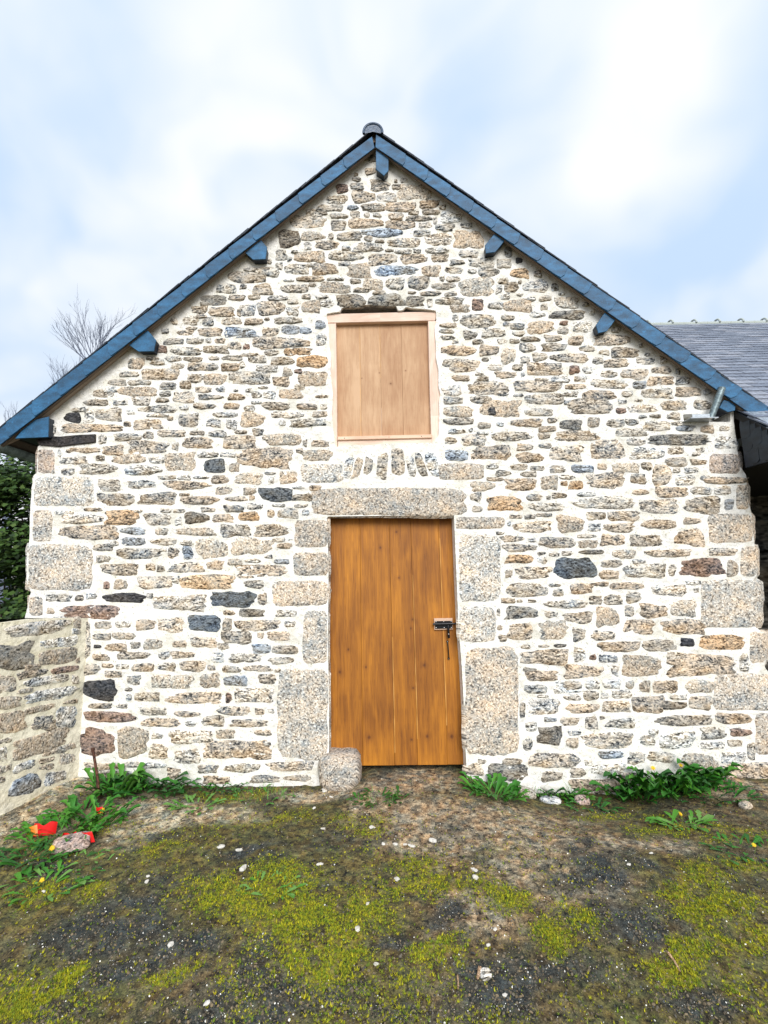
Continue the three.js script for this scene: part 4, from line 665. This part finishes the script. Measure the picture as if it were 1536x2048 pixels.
  for (let j = 0; j < 4; j++) for (let i = 0; i < 5; i++) {
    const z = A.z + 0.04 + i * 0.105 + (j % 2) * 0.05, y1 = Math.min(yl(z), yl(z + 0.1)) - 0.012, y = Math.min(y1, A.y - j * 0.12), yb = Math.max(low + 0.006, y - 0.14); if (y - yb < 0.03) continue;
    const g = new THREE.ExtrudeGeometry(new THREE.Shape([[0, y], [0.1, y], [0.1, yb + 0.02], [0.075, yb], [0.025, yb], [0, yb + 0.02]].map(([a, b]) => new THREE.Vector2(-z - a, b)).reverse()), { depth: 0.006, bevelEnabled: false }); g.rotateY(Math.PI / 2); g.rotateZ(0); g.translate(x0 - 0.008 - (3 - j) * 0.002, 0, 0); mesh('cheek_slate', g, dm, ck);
  }
  // walls of the open shed under that roof
  mesh('rear_wall', box(5.6, 3.2, 0.4, x0 + 3.1, 1.5, Rg.z + 1.0), rockM.d[0], ob);
  mesh('far_wall', box(0.4, 3.4, 4.5, x0 + 5.7, 1.6, -0.6), rockM.d[1], ob);
  mesh('front_wall', box(4.2, low + 0.1, 0.4, x0 + 3.5, (low + 0.1) / 2 - 0.05, zEnd - 0.1), rockM.d[1], ob);
  mesh('ceiling', box(5.5, 0.04, 3.4, x0 + 2.85, low + 0.03, zEnd - 1.75), M.dark, ob);
}
// ------------------------------------------------------------------ bare trees beyond the barn's left slope
const bark = mat({ color: [0.13, 0.15, 0.21], roughness: 0.95 });
function bareTree(px, py, dist, reach, label, seed, limbs) {
  const d = ray(px, py), k = dist / -d.z, c = camera.position.clone().addScaledVector(d, k), q = rng(seed), t = thing('bare_tree', label, 'tree', [c.x, 0, c.z], 'bare trees beyond the barn');
  delete t.userData.group;
  const L = c.y; mesh('trunk', tube([V3(0.3, -0.2, 0), V3(0.2, L * 0.35, 0.05), V3(0.05, L * 0.75, 0), V3(0, L, 0)], 0.17, 0.09, 9), bark, t);
  const twigs = [];
  function grow(p, dir, len, r, lvl) {
    const n = 5, pts = [p.clone()]; let cur = p.clone(), dd = dir.clone();
    for (let i = 0; i < n; i++) { dd.add(V3((q() - 0.5) * 0.22, (q() - 0.5) * 0.16 + 0.05, (q() - 0.5) * 0.22)).normalize(); cur = cur.clone().addScaledVector(dd, len / n); pts.push(cur); }
    const g = tube(pts, r, r * 0.45, lvl ? 4 : 6);
    if (lvl === 0) mesh('branch', g, bark, t); else twigs.push(g);
    if (lvl >= 3) return;
    const m = lvl === 0 ? 6 : lvl === 1 ? 4 : 3;
    for (let i = 0; i < m; i++) { const f = 0.28 + 0.72 * (i + q()) / m, a = Math.min(n - 1, Math.floor(f * n)), pp = pts[a].clone().lerp(pts[a + 1], f * n - a), dr = pts[a + 1].clone().sub(pts[a]).normalize().add(V3(q() - 0.5, q() - 0.4, q() - 0.5).multiplyScalar(0.85)).normalize(); grow(pp, dr, len * (0.42 + q() * 0.22), Math.max(0.0024, r * 0.42), lvl + 1); }
  }
  for (let i = 0; i < limbs; i++) { const a = (i + 0.5) / limbs * 2 - 1, th = a * 1.05 + (q() - 0.5) * 0.15; grow(V3((q() - 0.5) * 0.12, L - 0.05, 0), V3(Math.sin(th), Math.cos(th), (q() - 0.5) * 0.7).normalize(), reach * (0.8 + q() * 0.3), 0.016, 0); }
  const o = mesh('twigs', mergeGeometries(twigs), bark, t); o.userData.kind = 'stuff';
}
bareTree(192, 735, 12, 1.12, 'leafless fan-shaped tree rising above the middle of the left roof slope', 41, 11);
bareTree(150, 815, 14, 1.15, 'faint leafless tree lower down the left roof slope beside the fan-shaped one', 43, 8);
bareTree(20, 905, 13, 0.9, 'leafless tree whose twig tips show above the roof at the left frame edge', 47, 7);
// ------------------------------------------------------------------ evergreen hedge at the left, behind the yard wall
{
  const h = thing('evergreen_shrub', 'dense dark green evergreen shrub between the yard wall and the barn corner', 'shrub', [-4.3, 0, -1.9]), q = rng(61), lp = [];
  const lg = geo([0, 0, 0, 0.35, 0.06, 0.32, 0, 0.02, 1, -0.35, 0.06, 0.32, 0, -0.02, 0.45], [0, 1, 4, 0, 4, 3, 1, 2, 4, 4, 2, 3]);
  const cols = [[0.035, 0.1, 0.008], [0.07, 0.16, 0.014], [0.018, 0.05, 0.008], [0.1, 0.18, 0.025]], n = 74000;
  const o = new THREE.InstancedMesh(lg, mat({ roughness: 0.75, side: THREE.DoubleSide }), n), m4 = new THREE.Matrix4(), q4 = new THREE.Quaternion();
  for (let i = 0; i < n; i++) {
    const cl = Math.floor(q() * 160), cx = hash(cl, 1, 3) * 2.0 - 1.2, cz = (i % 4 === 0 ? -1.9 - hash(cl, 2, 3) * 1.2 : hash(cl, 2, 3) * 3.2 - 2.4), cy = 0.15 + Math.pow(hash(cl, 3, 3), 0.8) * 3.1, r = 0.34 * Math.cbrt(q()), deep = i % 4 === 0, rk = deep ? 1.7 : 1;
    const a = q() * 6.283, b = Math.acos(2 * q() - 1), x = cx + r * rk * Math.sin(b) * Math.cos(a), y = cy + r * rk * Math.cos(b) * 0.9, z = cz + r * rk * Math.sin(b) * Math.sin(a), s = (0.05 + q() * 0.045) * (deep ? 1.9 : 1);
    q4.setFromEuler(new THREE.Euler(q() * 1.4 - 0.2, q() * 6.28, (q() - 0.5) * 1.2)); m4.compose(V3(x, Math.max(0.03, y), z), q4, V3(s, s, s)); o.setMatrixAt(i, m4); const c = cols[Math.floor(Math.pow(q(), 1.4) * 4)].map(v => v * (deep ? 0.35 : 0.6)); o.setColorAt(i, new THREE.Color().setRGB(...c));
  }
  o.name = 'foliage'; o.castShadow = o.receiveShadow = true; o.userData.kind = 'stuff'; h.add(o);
  const st = []; for (let i = 0; i < 40; i++) { const x = q() * 2.6 - 1.4, z = q() * 3 - 2.3; st.push(tube([V3(x, -0.1, z), V3(x + q() * 0.2 - 0.1, 1.1, z + q() * 0.2), V3(x + q() * 0.6 - 0.3, 2.4, z + q() * 0.3)], 0.022, 0.008, 5)); }
  const s2 = mesh('stems', mergeGeometries(st), mat({ color: [0.05, 0.04, 0.025] }), h); s2.userData.kind = 'stuff';
}
// ------------------------------------------------------------------ weeds
const leafM = [[0.03, 0.165, 0.012], [0.06, 0.22, 0.014], [0.017, 0.1, 0.013], [0.12, 0.27, 0.05]].map(c => mat({ color: c, roughness: 0.55, side: THREE.DoubleSide }));
function leafGeo(seed, toothed) {
  const q = rng(seed), n = 9, P = [], I = [];
  for (let i = 0; i <= n; i++) {
    const t = i / n; let w = (0.035 + 0.15 * Math.pow(Math.sin(Math.min(1, t * 1.02) * Math.PI * 0.62), 1.5)) * (t > 0.8 ? (1 - t) / 0.2 * 0.9 + 0.05 : 1); if (toothed && i % 2 && t < 0.92) w *= 0.5;
    const y = 0.62 * Math.sin(t * 1.75) * 0.8 - 0.05 * t, z = t * 0.95 - 0.12 * t * t * t, sw = (toothed && i % 2 === 0 ? -0.035 : 0), tw = (q() - 0.5) * 0.03;
    P.push(-w, y + w * 0.35 + tw, z + sw, 0, y, z, w, y + w * 0.35 - tw, z + sw);
    if (i) { const a = (i - 1) * 3, b = i * 3; I.push(a, b, a + 1, a + 1, b, b + 1, a + 1, b + 1, a + 2, a + 2, b + 1, b + 2); }
  }
  return geo(P, I);
}
const leaves = [leafGeo(1, true), leafGeo(2, true), leafGeo(3, false), leafGeo(4, true), leafGeo(5, false)];
const bladeG = (() => { const P = [], I = []; for (let i = 0; i <= 4; i++) { const t = i / 4, w = 0.03 * (1 - t * 0.9); P.push(-w, Math.sin(t * 1.4), t * t * 0.6, w, Math.sin(t * 1.4), t * t * 0.6); if (i) { const a = (i - 1) * 2; I.push(a, a + 2, a + 1, a + 1, a + 2, a + 3); } } return geo(P, I); })();
const petalM = mat({ color: [0.85, 0.55, 0.01], roughness: 0.7, side: THREE.DoubleSide }), stalkM = mat({ color: [0.12, 0.16, 0.04] });
const petalG = (() => { const gs = []; for (let k = 0; k < 34; k++) { const a = k * 2.4, r = 0.35 + 0.65 * (k / 34), l = geo([-0.09, 0, 0.1, 0.09, 0, 0.1, 0.06, 0.25 - r * 0.25, r, -0.06, 0.25 - r * 0.25, r], [0, 1, 2, 0, 2, 3]); l.rotateY(a); l.translate(0, 0.12 * (1 - k / 34), 0); gs.push(l); } return mergeGeometries(gs); })();
function weed(px, py, n, size, spread, tilt, label, cat, seed, flowers = [], tone = [0, 0, 1, 2], blades = 0) {
  n = Math.round(n * 2.1); size *= 1.02; spread *= 1.3;
  const c = onGround(px, py), q = rng(seed), t = thing('weed', label, cat, [c.x, c.y, c.z]);
  for (let i = 0; i < n; i++) {
    const a = i * 2.4 + q(), rad = Math.sqrt(q()) * spread, o = mesh('leaf', leaves[Math.floor(q() * 5)], leafM[tone[Math.floor(q() * tone.length)]], t), ox = Math.cos(a + 1) * rad, oz = Math.sin(a + 1) * rad * 0.55;
    let z = oz; if (c.z + z < 0.03) z = 0.03 - c.z + q() * 0.03; o.position.set(ox, gy(c.x + ox, c.z + z) - c.y - 0.004, z);
    const s = size * (0.5 + q() * 0.65); o.scale.set(s * 0.68, s * (0.5 + q() * 0.8) * tilt, s); let ry = Math.atan2(ox, z) + (q() - 0.5) * 2.6; if (c.z < 0.12 && Math.cos(ry) < -0.2) ry += Math.PI; o.rotation.y = ry;
  }
  const bl = []; for (let i = 0; i < blades; i++) { const a = q() * 6.283, rad = Math.sqrt(q()) * spread, s = size * (0.4 + q() * 0.5), g = bladeG.clone(); g.scale(s, s * 0.9, s); g.rotateY(q() * 6.28); g.translate(Math.cos(a) * rad, 0, Math.max(0.02 - c.z, Math.sin(a) * rad * 0.5)); bl.push(g); }
  if (bl.length) { const o = mesh('grass_blades', mergeGeometries(bl), leafM[3], t); o.userData.kind = 'stuff'; }
  for (const [fx, fy, r] of flowers) {
    const d = ray(fx, fy), z = Math.max(c.z + 0.02, 0.06), k = (z - DIST) / d.z, p = camera.position.clone().addScaledVector(d, k).sub(c), o = mesh('flower', petalG, petalM, t); o.position.copy(p); o.scale.setScalar(r); o.rotation.x = 0.75; o.rotation.z = q() - 0.5;
    const bot = V3(p.x * 0.6, -0.01, 0.02); if (p.y > 0.02) mesh('stalk', tube([bot, p.clone().lerp(bot, 0.5).add(V3(0.01, 0.01, 0)), p], 0.0025, 0.002, 5), stalkM, t);
  }
  return t;
}
weed(300, 1577, 46, 0.2, 0.24, 1.0, 'broad leafy green weed clump against the barn wall right of the iron rod', 'weed', 201, [], [0, 0, 2, 2]);
weed(238, 1585, 26, 0.19, 0.12, 1.35, 'upright long-leaved dandelion at the foot of the iron rod', 'dandelion', 202, [], [0, 1, 1, 3]);
weed(180, 1638, 40, 0.15, 0.16, 1.0, 'dandelion with a yellow flower above the small red scrap', 'dandelion', 203, [[205, 1621, 0.02]], [0, 1, 0]);
weed(120, 1672, 42, 0.14, 0.17, 0.9, 'dense dandelion leaves between the two larger red scraps', 'dandelion', 204, [], [0, 1, 1]);
weed(72, 1712, 26, 0.12, 0.14, 0.6, 'low weed with one yellow flower in front of the pale brick piece', 'weed', 205, [[104, 1696, 0.018]], [0, 2, 2]);
weed(92, 1768, 22, 0.11, 0.15, 0.5, 'low sparse weed with a yellow bud at the left of the yard', 'weed', 206, [[84, 1760, 0.014]], [1, 3, 0]);
weed(442, 1578, 24, 0.12, 0.14, 0.9, 'small leafy weed by the wall left of the door, left of the grass tuft', 'weed', 207, [], [0, 1, 2]);
weed(525, 1592, 8, 0.09, 0.18, 0.6, 'low grass tuft on the ground left of the doorway', 'grass tuft', 208, [], [3, 1], 70);
weed(395, 1612, 14, 0.12, 0.1, 0.5, 'flat pale green weed on bare sand left of the door', 'weed', 209, [], [1, 3]);
weed(757, 1596, 30, 0.09, 0.14, 0.5, 'dark low weed on the soil right in front of the door', 'weed', 210, [], [2, 2, 0], 24);
weed(990, 1590, 36, 0.16, 0.14, 1.0, 'green dandelion clump by the wall just right of the door', 'dandelion', 211, [], [0, 1, 0]);
weed(1118, 1588, 34, 0.13, 0.16, 1.0, 'leafy weed behind the white stone slab right of the door', 'weed', 212, [[1063, 1588, 0.024]], [0, 2, 1], 20);
weed(1178, 1612, 22, 0.11, 0.16, 0.6, 'dark low weed between the pale stone and the large dandelion', 'weed', 213, [[1244, 1619, 0.021]], [2, 0]);
weed(1320, 1573, 84, 0.25, 0.3, 1.3, 'large dandelion clump with two yellow flowers against the wall at right', 'dandelion', 214, [[1306, 1536, 0.021], [1361, 1530, 0.02]], [0, 0, 2, 1]);
weed(1425, 1592, 34, 0.13, 0.22, 0.8, 'spreading green weed right of the large flowering dandelion', 'weed', 215, [], [0, 2]);
weed(1362, 1650, 18, 0.15, 0.1, 0.5, 'flat pale rosette in the moss in front of the large dandelion', 'weed', 216, [[1361, 1628, 0.016]], [1, 3, 1]);
weed(1500, 1702, 22, 0.11, 0.18, 0.5, 'low dark weed with a small yellow bud at the right frame edge', 'weed', 217, [[1508, 1690, 0.013]], [2, 0]);
weed(545, 1772, 14, 0.085, 0.12, 0.4, 'flat pale green rosette in the moss in the middle of the yard', 'weed', 218, [], [3, 3, 1]);
weed(1050, 1580, 12, 0.1, 0.08, 0.8, 'small weed squeezed between wall and white slab', 'weed', 219, [], [0, 1]);
weed(150, 1725, 20, 0.09, 0.18, 0.4, 'creeping weed on the ground right below the pale brick piece', 'weed', 220, [], [0, 3, 2]);
// ------------------------------------------------------------------ odd things on the ground
function chip(w, h, d, seed) { const g = rock(w, h, d, seed, 1, 1.5, 3).toNonIndexed(); g.rotateY(seed * 1.3); g.computeVertexNormals(); return g; }
const chalk = mat({ map: mortarT, color: [0.72, 0.7, 0.65] }), pinkM = mat({ map: graniteT, bumpMap: graniteB, bumpScale: 0.004, color: [0.72, 0.55, 0.48] }), redM = mat({ color: [0.72, 0.012, 0.012], roughness: 0.38 }), orangeM = mat({ color: [0.75, 0.2, 0.01], roughness: 0.45 });
function lay(name, px, py, g, m, label, cat, group, turn = 0, lift = 0.3) { const p = onGround(px, py); g.computeBoundingBox(); const o = mesh(name, g, m); o.position.set(p.x, p.y + (g.boundingBox.max.y - g.boundingBox.min.y) * lift, p.z); o.rotation.y = turn; return tag(o, label, cat, group); }
[[443, 1695, 0.075], [478, 1702, 0.05], [640, 1730, 0.05], [645, 1657, 0.04], [745, 1655, 0.05], [767, 1690, 0.035], [790, 1690, 0.045], [823, 1693, 0.055], [866, 1682, 0.06], [948, 1740, 0.05], [950, 1757, 0.05], [793, 1757, 0.05], [715, 1860, 0.045], [293, 1765, 0.04], [650, 1582, 0.09], [628, 1617, 0.04], [486, 1740, 0.06], [341, 1893, 0.04], [735, 1808, 0.03], [413, 2010, 0.03], [990, 1858, 0.03], [976, 1892, 0.03], [1010, 1990, 0.03], [1258, 1730, 0.03], [1302, 1708, 0.03], [810, 1690, 0.035], [752, 1930, 0.03], [296, 1752, 0.025], [88, 1783, 0.03], [663, 1594, 0.04]].forEach(([x, y, s], i) => lay('stone_chip', x, y, chip(s * 0.72, s * 0.26, s * 0.46, 300 + i), chalk, 'small white stone chip ' + (y < 1640 ? 'near the boulder at the left door jamb' : y < 1710 && x > 600 && x < 900 ? 'in the scatter on bare soil before the doorway' : x < 600 && y < 1800 ? 'in the left half of the yard, behind the dark bare patch' : x > 900 ? 'in the right half of the yard' : y < 1830 ? 'on the moss in the middle of the yard' : 'near the front of the yard'), 'stone chip', 'white stone chips scattered over the yard', i * 1.7));
lay('stone_slab', 1100, 1585, rock(0.2, 0.05, 0.09, 401, 2, 0.5, 3), chalk, 'long white stone slab leaning among weeds right of the door', 'stone slab', null, -0.4, 0.6).rotation.z = -0.25;
lay('stone_slab', 1060, 1574, rock(0.14, 0.04, 0.06, 402, 2, 0.5, 3), chalk, 'thin white stone sliver above the tan rock right of the door', 'stone slab', null, 0.5, 0.9).rotation.z = -0.4;
lay('loose_rock', 1052, 1592, rock(0.16, 0.08, 0.1, 403, 2, 0.5, 3), rockM.t[0], 'tan split rock behind the yellow flower right of the door', 'rock', null, 0.4).rotation.z = -0.35;
lay('loose_rock', 1165, 1606, rock(0.12, 0.07, 0.09, 404, 2, 0.4, 2.6), pinkM, 'pale pinkish rock between the dark weeds right of the door', 'rock', null, 0.2);
lay('loose_rock', 1100, 1604, rock(0.15, 0.05, 0.09, 405, 2, 0.4, 2.6), rockM.p[0], 'flat grey rock in front of the white stone slab', 'rock', null, -0.3);
lay('loose_rock', 1190, 1585, rock(0.12, 0.08, 0.08, 406, 2, 0.4, 2.6), rockM.g[0], 'grey rock at the wall foot left of the large dandelion', 'rock');
lay('loose_rock', 1491, 1616, rock(0.085, 0.045, 0.06, 407, 2, 0.25, 4), rockM.t[1], 'small square tan stone on the moss near the right frame edge', 'stone', null, 0.3);
lay('loose_rock', 970, 1953, rock(0.055, 0.03, 0.045, 408, 2, 0.4, 2.5), rockM.p[0], 'grey stone flake beside the short brown wood chip', 'stone', null, 0.3);
lay('brick_piece', 142, 1697, rock(0.2, 0.075, 0.11, 409, 3, 0.22, 5), pinkM, 'pale pink broken brick piece in front of the red scraps', 'brick', null, 0.35, 0.42);
const splinter = (x0, y0, x1, y1, r, label) => { const a = onGround(x0, y0), b = onGround(x1, y1); a.y += r; b.y += r; const o = mesh('wood_splinter', tube([a, a.clone().lerp(b, 0.5).add(V3(0.002, 0.002, 0)), b], r, r * 0.6, 5), mat({ map: schistT, color: [0.62, 0.42, 0.26] })); tag(o, label, 'wood splinter'); };
splinter(1337, 1912, 1360, 1942, 0.006, 'long tan wood splinter lying at the lower right of the yard');
splinter(915, 1955, 916, 1980, 0.004, 'thin upright-looking straw splinter left of the brown wood chip');
splinter(960, 1943, 955, 1966, 0.01, 'short brown wood chip beside the grey stone flake');
{ // red scraps: curved shards
  const shard = (w, h, d, seed, bend) => { const P = [], I = [], n = 10, m = 5, q = rng(seed); for (let s = 0; s < 2; s++) for (let j = 0; j <= m; j++) for (let i = 0; i <= n; i++) { const u = i / n * 2 - 1, v = j / m, a = u * bend, rad = w / (2 * Math.sin(Math.min(bend, 1.5))) - s * 0.006; P.push(Math.sin(a) * rad, v * h * (0.75 + 0.35 * vn(u * 2 + seed, 3, seed)) + s * 0.002, (Math.cos(a) - 1) * rad + d * v * 0.5); } const st = (n + 1) * (m + 1); for (let s = 0; s < 2; s++) for (let j = 0; j < m; j++) for (let i = 0; i < n; i++) { const a = s * st + j * (n + 1) + i, b = a + n + 1; if (s) I.push(a, b, a + 1, a + 1, b, b + 1); else I.push(a, a + 1, b, a + 1, b + 1, b); } for (let i = 0; i < n; i++) { const a = m * (n + 1) + i; I.push(a, a + 1, a + st, a + 1, a + st + 1, a + st); } return geo(P, I); };
  const put = (px, py, w, h, d, seed, bend, m, turn, tip, label) => { const p = onGround(px, py), o = mesh('red_scrap', shard(w, h, d, seed, bend), m); o.position.copy(p); o.position.y += 0.01; o.rotation.set(tip, turn, 0.1); return tag(o, label, 'plastic scrap'); };
  put(84, 1676, 0.13, 0.065, 0.05, 1, 0.9, redM, 0.25, -0.55, 'bright red scrap at the left, farthest from the iron rod');
  put(60, 1677, 0.08, 0.05, 0.05, 2, 0.7, orangeM, -0.3, -0.7, 'small orange red scrap touching the left end of the red scrap');
  put(135, 1690, 0.09, 0.055, 0.04, 3, 0.6, redM, 0.1, -0.3, 'red scrap tucked behind the pale brick piece');
  put(172, 1690, 0.09, 0.06, 0.06, 4, 1.1, redM, -0.5, -0.3, 'curved red scrap at the right end of the pale brick piece');
  put(196, 1634, 0.06, 0.05, 0.03, 5, 0.8, redM, -0.3, -0.4, 'small red scrap below the yellow dandelion flower');
}
{ // iron rod
  const b = onGround(200, 1592), t = (() => { const d = ray(186, 1500), z = b.z - 0.03, k = (z - DIST) / d.z; return camera.position.clone().addScaledVector(d, k); })();
  const r = thing('iron_rod', 'rusty iron rod standing upright in the soil near the yard wall corner', 'rod', [b.x, b.y, b.z]), top = t.sub(b);
  mesh('shaft', tube([V3(0, -0.05, 0), top.clone().multiplyScalar(0.5).add(V3(0.003, 0, 0)), top], 0.0105, 0.0095, 8), M.rust, r);
  const c = new THREE.CylinderGeometry(0.014, 0.011, 0.03, 8); c.translate(top.x, top.y, top.z); mesh('burred_tip', c, M.rust, r);
}
renderer.render(scene, camera);
